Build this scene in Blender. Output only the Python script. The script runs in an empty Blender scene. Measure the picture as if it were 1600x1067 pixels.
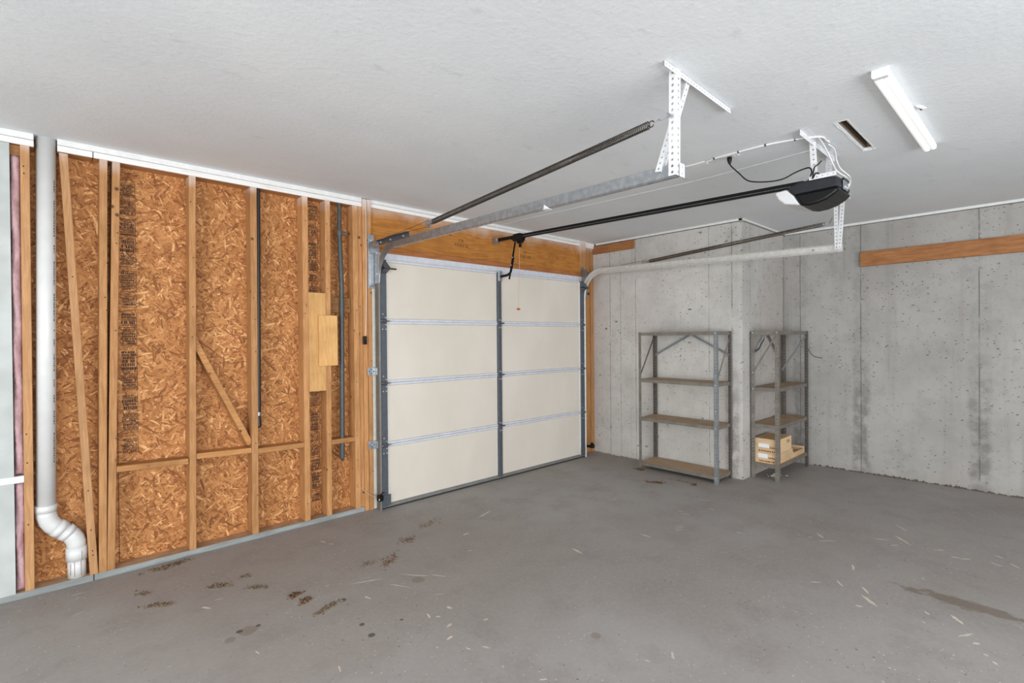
import bpy, bmesh, math, random
from mathutils import Vector, Matrix
S = bpy.context.scene
COL = S.collection
# ------------------------------------------------------------------ camera, world, light, exposure
F = Vector((0.680891, 0.732353, -0.0068)); R = Vector((0.732306, -0.680925, -0.0083))
R = (R - F * (R.dot(F) / F.dot(F))).normalized(); F.normalize(); U = R.cross(F)
cd = bpy.data.cameras.new('camera'); cam = bpy.data.objects.new('camera', cd); COL.objects.link(cam)
cam.matrix_world = Matrix(((R.x, U.x, -F.x, 0), (R.y, U.y, -F.y, 0), (R.z, U.z, -F.z, 1.4655), (0, 0, 0, 1)))
cd.sensor_width = 36; cd.lens = 789.33 / 1600 * 36; cd.clip_start = 0.02
S.camera = cam
w = bpy.data.worlds.new('world'); S.world = w; w.use_nodes = True
w.node_tree.nodes['Background'].inputs[0].default_value = (0.86, 0.93, 1, 1)
w.node_tree.nodes['Background'].inputs[1].default_value = 1.5
S.view_settings.view_transform = 'Standard'; S.view_settings.look = 'None'
S.view_settings.exposure = 0.0; S.view_settings.gamma = 1; S.view_settings.use_curve_mapping = False
def area(name, loc, rot, sx, sy, power, col):
    l = bpy.data.lights.new(name, 'AREA'); l.shape = 'RECTANGLE'; l.size = sx; l.size_y = sy; l.energy = power; l.color = col
    o = bpy.data.objects.new(name, l); COL.objects.link(o); o.location = loc; o.rotation_euler = rot
    return o
# daylight coming in through the wide vehicle opening behind the camera; side light added to brighten the concrete wall
area('daylight_rear_opening', (0.9, -3.38, 1.15), (math.radians(97), 0, 0), 5.6, 2.2, 245, (0.965, 0.985, 1.0))
area('added_side_light', (-3.18, -0.4, 1.15), (0, math.radians(-97), 0), 2.2, 4.0, 215, (0.965, 0.985, 1.0))

# ------------------------------------------------------------------ helpers
rnd = random.Random(7)
def lin(c):
    return c / 12.92 if c <= 0.04045 else ((c + 0.055) / 1.055) ** 2.4
def rgb(r, g, b): return (lin(r / 255), lin(g / 255), lin(b / 255), 1)
class NT:
    def __init__(s, name):
        s.m = bpy.data.materials.new(name); s.m.use_nodes = True; s.t = s.m.node_tree
        s.b = s.t.nodes['Principled BSDF']
    def n(s, typ, ins=None, out=0, **pr):
        d = s.t.nodes.new('ShaderNode' + typ)
        for k, v in pr.items(): setattr(d, k, v)
        for k, v in (ins or {}).items(): s.set(d.inputs[k], v)
        return d.outputs[out]
    def set(s, sock, v):
        if isinstance(v, bpy.types.NodeSocket): s.t.links.new(v, sock)
        else: sock.default_value = v
    def math(s, op, a, b=0.0, c=0.0, clamp=False):
        return s.n('Math', {0: a, 1: b, 2: c}, operation=op, use_clamp=clamp)
    def mix(s, f, a, b, bt='MIX'):
        d = s.t.nodes.new('ShaderNodeMix'); d.data_type = 'RGBA'; d.blend_type = bt
        s.set(d.inputs[0], f); s.set(d.inputs[6], a); s.set(d.inputs[7], b); return d.outputs[2]
    def ramp(s, f, lo, hi):   # smooth 0..1
        d = s.t.nodes.new('ShaderNodeMapRange'); d.interpolation_type = 'SMOOTHSTEP'
        s.set(d.inputs[0], f); d.inputs[1].default_value = lo; d.inputs[2].default_value = hi; return d.outputs[0]
    def obj(s): return s.n('TexCoord', out=3)
    def vmap(s, v, scale=(1, 1, 1), rot=(0, 0, 0), loc=(0, 0, 0)):
        return s.n('Mapping', {'Vector': v, 'Scale': scale, 'Rotation': rot, 'Location': loc})
    def noise(s, v, sc, det=4, rough=.55, out=0): return s.n('TexNoise', {'Vector': v, 'Scale': sc, 'Detail': det, 'Roughness': rough}, out=out)
    def xyz(s, v):
        d = s.t.nodes.new('ShaderNodeSeparateXYZ'); s.set(d.inputs[0], v); return d.outputs
    def bump(s, h, st, dist=.01):
        o = s.n('Bump', {'Height': h, 'Strength': st, 'Distance': dist}); s.set(s.b.inputs['Normal'], o)
    def fin(s, col=None, rough=.6, metal=0.0, spec=None):
        if col is not None: s.set(s.b.inputs['Base Color'], col)
        s.set(s.b.inputs['Roughness'], rough); s.set(s.b.inputs['Metallic'], metal)
        if spec is not None: s.b.inputs['Specular IOR Level'].default_value = spec
        return s.m
def plain(name, c, rough=.55, metal=0.0, var=.12, sc=25, spec=None):
    t = NT(name); n = t.noise(t.obj(), sc, 3)
    k = t.ramp(n, .3, .75)
    lo = tuple(x * (1 - var) for x in c[:3]) + (1,); hi = tuple(min(1, x * (1 + var * .6)) for x in c[:3]) + (1,)
    return t.fin(t.mix(k, lo, hi), rough, metal, spec)
def wood(name, axis, c1, c2, over=0.0, knots=1.0):
    t = NT(name); o = t.obj()
    r = t.n('ObjectInfo', out=5)
    off = t.n('CombineXYZ', {0: t.math('MULTIPLY', r, 37.), 1: t.math('MULTIPLY', r, 91.), 2: t.math('MULTIPLY', r, 53.)})
    v = t.n('VectorMath', {0: o, 1: off}, operation='ADD')
    g = [28, 28, 28]; g['XYZ'.index(axis)] = 1.3
    warp = t.noise(v, 2.5, 2, out=1)
    v2 = t.n('VectorMath', {0: v, 1: t.n('VectorMath', {0: warp, 1: (.06, .06, .06)}, operation='MULTIPLY')}, operation='ADD')
    gr = t.noise(t.vmap(v2, tuple(g)), 3, 5, .65)
    col = t.mix(t.ramp(gr, .3, .72), c1, c2)
    vo = t.t.nodes.new('ShaderNodeTexVoronoi'); t.set(vo.inputs['Vector'], v2); vo.inputs['Scale'].default_value = 9.5
    kn = t.math('SUBTRACT', 1, t.ramp(vo.outputs['Distance'], .06, .16))
    pick = t.ramp(t.xyz(vo.outputs['Color'])[0], .55, .6)
    kn = t.math('MULTIPLY', t.math('MULTIPLY', kn, pick), knots)
    col = t.mix(kn, col, tuple(x * .28 for x in c1[:3]) + (1,))
    blot = t.ramp(t.noise(v, 4, 3), .45, .75)
    col = t.mix(t.math('MULTIPLY', blot, .5), col, tuple(x * .72 for x in c1[:3]) + (1,))
    br = t.math('ADD', .86, t.math('MULTIPLY', r, .26))
    col = t.mix(1.0, col, t.n('CombineXYZ', {0: br, 1: br, 2: br}), 'MULTIPLY')
    if over:   # ceiling paint overspray
        z = t.xyz(o)[2]
        k2 = t.math('MULTIPLY', t.ramp(t.math('ADD', z, t.math('MULTIPLY', t.noise(o, 5, 4), .22)), 2.6, 2.8), over)
        col = t.mix(k2, col, rgb(226, 220, 216))
    t.bump(gr, .12, .004)
    return t.fin(col, .68, 0, .3)
M = {}
M['stud'] = wood('pine_vertical', 'Z', rgb(168, 118, 72), rgb(196, 146, 97), over=.75)
M['stud_over'] = wood('pine_vertical_oversprayed', 'Z', rgb(168, 122, 80), rgb(194, 148, 104), over=.9)
M['beamx'] = wood('pine_along_wall', 'X', rgb(166, 114, 66), rgb(194, 142, 90), over=.0)
M['beamy'] = wood('pine_along_side', 'Y', rgb(150, 98, 58), rgb(184, 128, 82), over=.0)
M['ply'] = wood('plywood_patch', 'Z', rgb(205, 152, 92), rgb(224, 178, 118), knots=.4)
M['darkblock'] = wood('dark_block_wood', 'X', rgb(124, 84, 48), rgb(152, 106, 64))
M['joist'] = wood('weathered_joist', 'Y', rgb(112, 94, 78), rgb(140, 122, 104))
M['lvl'] = wood('laminated_header', 'X', rgb(158, 98, 42), rgb(190, 130, 62), over=.6, knots=.6)
M['lvl2'] = wood('header_lower_board', 'X', rgb(158, 96, 52), rgb(190, 126, 76))
M['crate'] = wood('crate_pine', 'Y', rgb(204, 170, 130), rgb(224, 194, 156), knots=.3)
M['shelfwood'] = wood('dusty_particle_board', 'Y', rgb(158, 133, 107), rgb(188, 162, 132), knots=.2)
M['shelfwoodx'] = wood('dusty_particle_board_x', 'X', rgb(158, 133, 107), rgb(188, 162, 132), knots=.2)
def plate():
    t = NT('painted_front_plate'); o = t.obj(); y = t.xyz(o)[1]
    f = t.mix(t.ramp(t.noise(t.vmap(o, (1.2, 1, 22)), 3, 4), .52, .78), rgb(230, 229, 227), rgb(206, 180, 158))
    u = t.mix(t.ramp(t.noise(t.vmap(o, (1.5, 26, 26)), 3, 4), .3, .7), rgb(158, 106, 60), rgb(190, 138, 88))
    return t.fin(t.mix(t.ramp(y, YW + .008, YW + .018), f, u), .65)
YW = 4.012
M['plate_mixed'] = plate()
M['plate_white'] = (lambda t: t.fin(t.mix(t.ramp(t.noise(t.vmap(t.obj(), (1.2, 1, 22)), 3, 4), .52, .78), rgb(236, 234, 231), rgb(212, 184, 160)), .6))(NT('overspray_white_plate'))
M['plate_white2'] = plain('painted_white_plate', rgb(226, 226, 224), .6, var=.06)
def treated():
    t = NT('treated_bottom_plate'); o = t.obj(); y = t.xyz(o)[1]
    n = t.ramp(t.noise(t.vmap(o, (2, 14, 14)), 3, 4), .3, .7)
    front = t.mix(n, rgb(126, 130, 129), rgb(152, 156, 154))
    top = t.mix(t.ramp(t.noise(o, 14, 5), .3, .7), rgb(158, 126, 96), rgb(184, 150, 116))
    return t.fin(t.mix(t.ramp(y, 4.0135, 4.0165), front, top), .75)
M['treated'] = treated()
def osb():
    t = NT('oriented_strand_board'); o = t.obj(); p = t.xyz(o)
    flat = t.n('CombineXYZ', {0: p[0], 1: p[2], 2: 0.0})
    wv = t.n('VectorMath', {0: t.noise(flat, 6, 2, out=1), 1: (.016, .016, 0)}, operation='MULTIPLY')
    flat = t.n('VectorMath', {0: flat, 1: wv}, operation='ADD')
    best = None; col = None
    lay = [(12, 15, 75), (-38, 13, 70), (58, 16, 80), (88, 14, 72), (-72, 17, 95), (33, 22, 120), (-15, 24, 130), (-55, 22, 125)]
    for i, (a, s1, s2) in enumerate(lay):
        a = math.radians(a); ca, sa = math.cos(a), math.sin(a)
        ux = t.math('ADD', t.math('MULTIPLY', t.xyz(flat)[0], ca * s1), t.math('MULTIPLY', t.xyz(flat)[1], sa * s1))
        uy = t.math('ADD', t.math('MULTIPLY', t.xyz(flat)[0], -sa * s2), t.math('MULTIPLY', t.xyz(flat)[1], ca * s2))
        vv = t.n('CombineXYZ', {0: t.math('ADD', ux, i * 13.7), 1: uy, 2: 0.0})
        vo = t.t.nodes.new('ShaderNodeTexVoronoi'); vo.voronoi_dimensions = '2D'; t.set(vo.inputs['Vector'], vv); vo.inputs['Scale'].default_value = 1
        c = t.xyz(vo.outputs['Color'])
        tone = t.math('ADD', c[1], t.math('MULTIPLY', t.math('SUBTRACT', c[2], .5), .2))
        edge = t.math('MULTIPLY', t.ramp(vo.outputs['Distance'], .38, .62), .22)
        tone = t.math('SUBTRACT', tone, edge)
        pr = c[0]
        if best is None: best, col = pr, tone
        else:
            g = t.math('GREATER_THAN', pr, best)
            col = t.math('ADD', t.math('MULTIPLY', col, t.math('SUBTRACT', 1, g)), t.math('MULTIPLY', tone, g))
            best = t.math('MAXIMUM', best, pr)
    col = t.math('ADD', col, t.math('MULTIPLY', t.math('SUBTRACT', t.noise(t.vmap(flat, (30, 60, 1)), 3, 3, .7), .5), .5))
    cr = t.t.nodes.new('ShaderNodeValToRGB'); t.set(cr.inputs[0], col)
    e = cr.color_ramp.elements
    e[0].position = 0; e[0].color = rgb(130, 80, 43); e[1].position = 1; e[1].color = rgb(226, 176, 122)
    for ps, c in ((.16, rgb(158, 102, 57)), (.5, rgb(180, 122, 71)), (.84, rgb(197, 140, 87))):
        x = e.new(ps); x.color = c
    c = cr.outputs[0]
    big = t.ramp(t.noise(flat, 2.2, 3), .35, .7)
    c = t.mix(t.math('MULTIPLY', big, .3), c, t.mix(1.0, c, (.74, .7, .66, 1), 'MULTIPLY'))
    t.bump(col, .25, .004)
    return t.fin(c, .7, 0, .3)
M['osb'] = osb()
def concrete(name, axis, seams, stain, g=1.0):
    def rgb(r, gg, b): return tuple(lin(x * g / 255) for x in (r, gg, b)) + (1,)
    t = NT(name); o = t.obj(); p = t.xyz(o); a = p['XYZ'.index(axis)]; z = p[2]
    n1 = t.noise(o, 1.3, 5, .6); n2 = t.noise(o, 9, 5, .6)
    col = t.mix(t.ramp(n1, .3, .7), rgb(176, 173, 168), rgb(194, 191, 186))
    col = t.mix(t.math('MULTIPLY', t.ramp(n2, .42, .75), .3), col, rgb(154, 150, 145))
    warm = t.math('MULTIPLY', t.ramp(t.noise(t.vmap(o, (1, 1, .4)), 1.1, 3), .45, .7), .3)
    col = t.mix(warm, col, rgb(182, 168, 164))
    streak = t.ramp(t.noise(t.vmap(o, (7, 7, .35)), 1.2, 4), .55, .8)
    col = t.mix(t.math('MULTIPLY', streak, .28), col, rgb(122, 118, 114))
    pits = None
    wpv = t.n('VectorMath', {0: t.vmap(o, (.8, .8, 1.35)), 1: t.n('VectorMath', {0: t.noise(o, 25, 2, out=1), 1: (.03, .03, .03)}, operation='MULTIPLY')}, operation='ADD')
    for sc, th in ((9, .13), (17, .17), (30, .2), (48, .22)):
        vo = t.t.nodes.new('ShaderNodeTexVoronoi'); t.set(vo.inputs['Vector'], wpv); vo.inputs['Scale'].default_value = sc
        c = t.xyz(vo.outputs['Color'])
        q = t.math('MULTIPLY', t.math('SUBTRACT', 1, t.ramp(t.math('DIVIDE', vo.outputs['Distance'], t.math('ADD', .35, c[1])), th * .6, th)), t.math('GREATER_THAN', c[0], .52))
        pits = q if pits is None else t.math('MAXIMUM', pits, q)
    pits = t.math('MULTIPLY', pits, t.ramp(t.noise(o, 1.7, 2), .2, .6))
    col = t.mix(t.math('MULTIPLY', pits, .8), col, rgb(96, 92, 88))
    seam = None; st = None
    brk = t.ramp(t.noise(t.vmap(o, (3, 3, 5)), 1, 3), .3, .52)
    wob = t.math('MULTIPLY', t.math('SUBTRACT', t.noise(o, 6, 3), .5), .022)
    wide = t.math('ADD', .02, t.math('MULTIPLY', t.noise(t.vmap(o, (1, 1, .7)), 3.2, 6), .17))
    for s, wd, stn in seams:
        d = t.math('ABSOLUTE', t.math('SUBTRACT', t.math('ADD', a, t.math('MULTIPLY', wob, .25) if stn else 0.0), s))
        q = t.math('SUBTRACT', 1, t.ramp(d, wd * .35, wd))
        q = t.math('MULTIPLY', q, brk)
        seam = q if seam is None else t.math('MAXIMUM', seam, q)
        if stn:
            r = t.math('SUBTRACT', 1, t.ramp(t.math('DIVIDE', t.math('ABSOLUTE', t.math('ADD', t.math('SUBTRACT', a, s), wob)), wide), .45, .9))
            st = r if st is None else t.math('MAXIMUM', st, r)
    if seam is not None: col = t.mix(t.math('MULTIPLY', seam, .62), col, rgb(96, 92, 90))
    if st is not None and stain:
        low = t.math('SUBTRACT', 1, t.ramp(t.math('ADD', z, t.math('MULTIPLY', t.noise(o, 4, 3), .5)), .75, 1.6))
        k = t.math('MULTIPLY', t.math('MULTIPLY', st, t.math('ADD', .25, t.math('MULTIPLY', low, .75))), t.ramp(n2, .3, .6))
        col = t.mix(t.math('MULTIPLY', k, .55), col, rgb(112, 108, 104))
    base = t.math('SUBTRACT', 1, t.ramp(t.math('ADD', z, t.math('MULTIPLY', t.noise(o, 7, 4), .12)), .07, .2))
    col = t.mix(t.math('MULTIPLY', base, .35), col, rgb(176, 168, 158))
    h = t.math('SUBTRACT', t.math('MULTIPLY', n2, .5), t.math('ADD', t.math('MULTIPLY', pits, .6), t.math('MULTIPLY', seam if seam is not None else 0.0, .5)))
    t.bump(h, .35, .012)
    return t.fin(col, .85, 0, .25)
def floor_mat():
    t = NT('garage_slab'); o = t.obj(); p = t.xyz(o)
    n1 = t.noise(o, .55, 4, .55); n2 = t.noise(o, 3.5, 6, .62); n3 = t.noise(o, 40, 3, .6)
    col = t.mix(t.ramp(n1, .35, .68), rgb(144, 137, 132), rgb(158, 154, 151))
    col = t.mix(t.math('MULTIPLY', t.ramp(n2, .45, .7), .35), col, rgb(126, 118, 113))
    col = t.mix(t.math('MULTIPLY', t.ramp(n2, .25, .42), .0), col, rgb(150, 148, 146))
    col = t.mix(t.math('MULTIPLY', t.ramp(n3, .35, .75), .22), col, rgb(172, 166, 161))
    dust = t.ramp(t.noise(o, 1.4, 4), .52, .75)
    col = t.mix(t.math('MULTIPLY', dust, .25), col, rgb(144, 133, 120))
    msk = t.noise(o, 1.2, 3)
    for sc, th, cc, k, pick in ((22, .11, rgb(214, 209, 202), .65, .76), (30, .15, rgb(78, 72, 68), .75, .62), (50, .17, rgb(220, 214, 208), .75, .62), (64, .17, rgb(84, 78, 74), .7, .62)):
        vo = t.t.nodes.new('ShaderNodeTexVoronoi'); t.set(vo.inputs['Vector'], t.vmap(o, (1, 1, 0), loc=(sc, 0, 0))); vo.inputs['Scale'].default_value = sc
        c = t.xyz(vo.outputs['Color'])
        q = t.math('MULTIPLY', t.math('SUBTRACT', 1, t.ramp(t.math('DIVIDE', vo.outputs['Distance'], t.math('ADD', .3, c[1])), th * .6, th)), t.math('GREATER_THAN', c[0], pick))
        q = t.math('MULTIPLY', q, t.ramp(msk, .32, .6))
        col = t.mix(t.math('MULTIPLY', q, k), col, cc)
    bn = t.math('SUBTRACT', t.noise(t.vmap(o, (16, 7, 1)), 1.6, 5, .68), .5)
    # spilled brown stain and a few round drips
    def blob(cx, cy, rx, ry, ang, wobble):
        d = t.n('VectorMath', {0: o, 1: (cx, cy, 0)}, operation='SUBTRACT')
        d = t.n('VectorRotate', {'Vector': d, 'Angle': -ang}, rotation_type='Z_AXIS')
        d = t.n('VectorMath', {0: d, 1: (1 / rx, 1 / ry, 0)}, operation='MULTIPLY')
        l = t.n('VectorMath', {0: d}, out=1, operation='LENGTH')
        l = t.math('ADD', l, t.math('MULTIPLY', bn, wobble))
        return t.math('SUBTRACT', 1, t.ramp(l, .72, 1.0))
    col = t.mix(t.math('MULTIPLY', blob(3.655, .33, .066, .31, 0.0, 2.6), .62), col, rgb(104, 88, 72))
    for cx, cy, r in ((1.977, 1.539, .03), (1.657, 2.64, .045), (.746, 2.776, .05), (.658, 2.748, .03)):
        col = t.mix(t.math('MULTIPLY', blob(cx, cy, r, r, 0, .5), .45), col, rgb(112, 100, 84))
    for cx, cy, r in ((1.18, 2.308, .02), (1.223, 2.729, .022), (.711, 2.798, .018), (.798, 2.789, .014), (1.188, 2.428, .016), (1.359, 2.326, .01)):
        col = t.mix(t.math('MULTIPLY', blob(cx, cy, r, r, 0, .25), .8), col, rgb(66, 60, 58))
    t.bump(t.math('ADD', n2, t.math('MULTIPLY', n3, .3)), .12, .006)
    rough = t.math('ADD', .5, t.math('MULTIPLY', n2, .25))
    return t.fin(col, rough, 0, .35)
def ceil_mat():
    t = NT('textured_ceiling_paint'); o = t.obj()
    n = t.noise(t.vmap(o, (1, 1, 1)), 38, 4, .6); n2 = t.noise(t.vmap(o, (4.5, 9, 1)), 1.6, 4, .6); n3 = t.noise(o, 1.1, 3)
    col = t.mix(t.ramp(n3, .3, .7), rgb(217, 220, 223), rgb(224, 227, 229))
    col = t.mix(t.math('MULTIPLY', t.ramp(n2, .6, .78), .28), col, rgb(176, 175, 174))
    col = t.mix(t.math('MULTIPLY', t.ramp(n, .55, .8), .12), col, rgb(190, 190, 190))
    t.bump(t.math('ADD', n, t.math('MULTIPLY', n2, .6)), .22, .008)
    return t.fin(col, .75, 0, .3)
M['floor'] = floor_mat(); M['ceil'] = ceil_mat()
M['concA'] = concrete('concrete_near_corner', 'Y', [(3.806, .006, 0), (3.649, .004, 0), (3.433, .005, 0), (2.522, .004, 0), (2.276, .007, 1)], True, 1.05)
M['concR'] = concrete('concrete_return', 'X', [(5.42, .005, 0), (6.375, .02, 1)], False)
M['concB'] = concrete('concrete_side', 'Y', [(2.0, .006, 1), (1.413, .007, 1), (.483, .007, 1)], True, .9)
M['drywall'] = plain('unpainted_drywall', rgb(186, 190, 187), .8, var=.12, sc=5)
M['pvc'] = plain('white_pvc', rgb(216, 216, 214), .32, var=.05, sc=9)
M['abs'] = plain('black_abs', rgb(30, 30, 32), .4, var=.2)
M['conduit'] = plain('dark_grey_conduit', rgb(70, 74, 74), .45, var=.2)
M['ink'] = plain('printed_ink', rgb(78, 50, 32), .8, var=.3)
M['inkfaint'] = plain('faint_ink', rgb(112, 70, 34), .8, var=.3)
M['galv'] = plain('galvanised_steel', rgb(176, 180, 184), .38, .85, var=.18, sc=30)
M['trackL'] = plain('dull_track_steel', rgb(150, 148, 146), .42, .75, var=.2, sc=14)
M['trackD'] = plain('dark_track_steel', rgb(118, 113, 107), .5, .3, var=.15, sc=14)
M['trackR'] = plain('pale_track_steel', rgb(206, 204, 199), .45, .3, var=.1)
M['white_steel'] = plain('white_overspray_steel', rgb(220, 221, 223), .5, .0, var=.07)
M['stile'] = plain('dark_blue_grey_steel', rgb(86, 91, 98), .45, .25, var=.12)
M['rail'] = plain('pale_lavender_rail', rgb(206, 208, 215), .45, .1, var=.08)
M['doorpanel'] = (lambda t: (t.bump(t.noise(t.vmap(t.obj(), (60, 60, 4)), 1, 3), .08, .003), t.fin(t.mix(t.ramp(t.noise(t.vmap(t.obj(), (1, 1, .6)), 2.2, 4), .3, .75), rgb(206, 198, 186), rgb(214, 206, 195)), .6, 0, .3))[1])(NT('cream_door_panel'))
M['edge_white'] = plain('white_panel_edge', rgb(232, 233, 236), .5, var=.05)
M['stop'] = plain('pale_door_stop', rgb(196, 194, 186), .6, var=.08)
M['seal'] = plain('grey_bottom_rail', rgb(128, 128, 124), .5, .2)
M['rubber'] = plain('black_rubber', rgb(18, 18, 18), .6)
M['black'] = plain('black_plastic', rgb(9, 9, 10), .4, var=.2, spec=.3)
M['charcoal'] = plain('charcoal_plastic', rgb(40, 40, 45), .5, var=.1, spec=.3)
M['blackmetal'] = plain('black_rail_steel', rgb(11, 10, 10), .5, .0, var=.2, spec=.25)
M['spring'] = plain('dark_spring_steel', rgb(92, 86, 80), .38, .8, var=.2)
M['springR'] = plain('brown_spring_steel', rgb(104, 94, 82), .42, .7, var=.2)
M['lens'] = plain('white_lens', rgb(214, 214, 214), .35, var=.03)
M['shelfsteel'] = plain('grey_shelf_steel', rgb(124, 118, 109), .55, .2, var=.18, sc=14)
M['shelfsteel2'] = plain('blue_grey_shelf_steel', rgb(132, 137, 140), .5, .3, var=.15, sc=14)
M['rust'] = plain('brown_shelf_post', rgb(98, 90, 84), .6, .2, var=.2)
M['bolt'] = plain('bright_bolt', rgb(214, 216, 218), .3, .6, var=.05)
M['wire_white'] = plain('white_cable', rgb(228, 228, 228), .5, var=.05)
M['cord_pale'] = plain('pale_cord', rgb(196, 160, 136), .7, var=.1)
M['orange'] = plain('orange_handle', rgb(188, 92, 40), .5, var=.1)
M['label'] = plain('white_paper_label', rgb(226, 230, 234), .6, var=.04)
M['paint_scuff'] = plain('tan_paint_scrape', rgb(205, 194, 178), .7, var=.12, sc=9)
M['debris'] = plain('dry_leaf_litter', rgb(122, 104, 84), .9, var=.45, sc=90)
M['leaf'] = plain('brown_dry_leaf', rgb(112, 84, 62), .85, var=.3, sc=60)
M['pink'] = (lambda t: (t.bump(t.noise(t.obj(), 18, 5, .7), .6, .02), t.fin(t.mix(t.ramp(t.noise(t.obj(), 9, 5, .65), .3, .7), rgb(172, 134, 137), rgb(200, 166, 168)), .95, 0, .1))[1])(NT('pink_fibre'))
M['dirt'] = plain('brown_grit', rgb(104, 92, 84), .95, var=.35, sc=60)
M['dark'] = plain('dark_gap', rgb(46, 42, 40), .9)
def lampmat():
    t = NT('lit_lamp_lens'); t.fin(rgb(245, 245, 245), .4)
    t.b.inputs['Emission Color'].default_value = (1, 1, 1, 1); t.b.inputs['Emission Strength'].default_value = .45
    return t.m
M['lamp'] = lampmat()

SMALL = ('bolts', 'bolt_holes', 'arm_bolts', 'screws', 'terminal_screws', 'printed_lettering', 'printed_stamp', 'primer_drips')
def link(name, me, mat, parent=None, bevel=0, smooth=False, solid=0):
    o = bpy.data.objects.new(name, me); COL.objects.link(o)
    if name in SMALL: o['kind'] = 'stuff'
    if mat: me.materials.append(M[mat])
    if smooth:
        for p in me.polygons: p.use_smooth = True
    if parent is not None:
        o.parent = parent
        o.matrix_parent_inverse = PW.get(parent.name, Matrix.Identity(4)).inverted()
    if solid:
        m = o.modifiers.new('thickness', 'SOLIDIFY'); m.thickness = solid; m.offset = 0
    if bevel:
        m = o.modifiers.new('bevel', 'BEVEL'); m.width = bevel; m.segments = 1; m.limit_method = 'ANGLE'
    return o
PW = {}
def empty(name, loc, label=None, cat=None, group=None, kind=None):
    o = bpy.data.objects.new(name, None); COL.objects.link(o); o.location = loc; o.empty_display_size = .1
    PW[o.name] = Matrix.Translation(Vector(loc))
    return tag(o, label, cat, group, kind)
def tag(o, label=None, cat=None, group=None, kind=None):
    if label: o['label'] = label
    if cat: o['category'] = cat
    if group: o['group'] = group
    if kind: o['kind'] = kind
    return o
class MB:
    def __init__(s): s.v = []; s.f = []
    def add(s, vs, fs):
        b = len(s.v); s.v += [tuple(v) for v in vs]; s.f += [tuple(b + i for i in f) for f in fs]; return s
    def box(s, x0, x1, y0, y1, z0, z1):
        return s.add([(x0, y0, z0), (x1, y0, z0), (x1, y1, z0), (x0, y1, z0), (x0, y0, z1), (x1, y0, z1), (x1, y1, z1), (x0, y1, z1)],
                     [(3, 2, 1, 0), (4, 5, 6, 7), (0, 1, 5, 4), (1, 2, 6, 5), (2, 3, 7, 6), (3, 0, 4, 7)])
    def bar(s, p, q, a, wa, wb):   # box from p to q; a = direction hint of width wa
        p, q, a = Vector(p), Vector(q), Vector(a); d = (q - p).normalized()
        a = (a - d * a.dot(d)).normalized(); b = d.cross(a)
        vs = [c + a * (sa * wa / 2) + b * (sb * wb / 2) for c in (p, q) for sa, sb in ((-1, -1), (1, -1), (1, 1), (-1, 1))]
        return s.add(vs, [(3, 2, 1, 0), (4, 5, 6, 7), (0, 1, 5, 4), (1, 2, 6, 5), (2, 3, 7, 6), (3, 0, 4, 7)])
    def tube(s, pts, r, n=8, caps=True):
        pts = [Vector(p) for p in pts]; k = len(pts); rs = r if isinstance(r, (list, tuple)) else [r] * k
        d = (pts[1] - pts[0]).normalized(); a = d.orthogonal().normalized(); b0 = len(s.v); vs = []; fs = []
        for i, p in enumerate(pts):
            t = (pts[min(i + 1, k - 1)] - pts[max(i - 1, 0)])
            t = t.normalized() if t.length > 1e-9 else d
            a = (a - t * a.dot(t)).normalized(); b = t.cross(a)
            for j in range(n):
                g = 2 * math.pi * j / n; vs.append(p + (a * math.cos(g) + b * math.sin(g)) * rs[i])
        for i in range(k - 1):
            for j in range(n): fs.append((i * n + j, i * n + (j + 1) % n, (i + 1) * n + (j + 1) % n, (i + 1) * n + j))
        if caps: fs += [tuple(range(n - 1, -1, -1)), tuple((k - 1) * n + j for j in range(n))]
        return s.add(vs, fs)
    def perf(s, o, a, b, L, W, pitch=.032, r=.0055, n=None):  # perforated strip: origin, length dir, width dir
        o, a, b = Vector(o), Vector(a).normalized(), Vector(b).normalized()
        n = n or max(1, int(round(L / pitch))); pl = L / n
        for i in range(n):
            c = o + a * (pl * (i + .5)) + b * (W / 2)
            out = [(-1, -1), (0, -1), (1, -1), (1, 0), (1, 1), (0, 1), (-1, 1), (-1, 0)]
            vs = [c + a * (x * pl / 2) + b * (y * W / 2) for x, y in out]
            for x, y in out:
                g = math.atan2(y, x); vs.append(c + a * (math.cos(g) * r) + b * (math.sin(g) * r))
            s.add(vs, [(j, (j + 1) % 8, 8 + (j + 1) % 8, 8 + j) for j in range(8)])
        return s
    def mesh(s, name):
        me = bpy.data.meshes.new(name); me.from_pydata(s.v, [], s.f); me.update(); return me
    def to(s, name, mat, parent=None, weld=False, recalc=False, **k):
        me = s.mesh(name)
        if weld or recalc:
            bm = bmesh.new(); bm.from_mesh(me)
            if weld: bmesh.ops.remove_doubles(bm, verts=bm.verts, dist=1e-5)
            if recalc: bmesh.ops.recalc_face_normals(bm, faces=bm.faces)
            bm.to_mesh(me); bm.free()
        return link(name, me, mat, parent, **k)
def box(name, x0, x1, y0, y1, z0, z1, mat, parent=None, bevel=0): return MB().box(x0, x1, y0, y1, z0, z1).to(name, mat, parent, bevel=bevel)
def prism(pts, axis, a0, a1):    # extrude 2D polygon (other two axes in order) along axis
    m = MB(); n = len(pts)
    def P(p, a):
        return {'X': (a, p[0], p[1]), 'Y': (p[0], a, p[1]), 'Z': (p[0], p[1], a)}[axis]
    m.add([P(p, a0) for p in pts] + [P(p, a1) for p in pts], [tuple(range(n)), tuple(range(2 * n - 1, n - 1, -1))] + [(i + n, (i + 1) % n + n, (i + 1) % n, i) for i in range(n)])
    return m
H = 2.666; YW = 4.012; YO = 4.124
X1, X2, YR = 5.223, 6.393, 2.17
# ------------------------------------------------------------------ setting
fl = tag(box('floor', -3.3, 6.6, -3.5, 4.3, -.15, 0, 'floor'), kind='structure')
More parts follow.
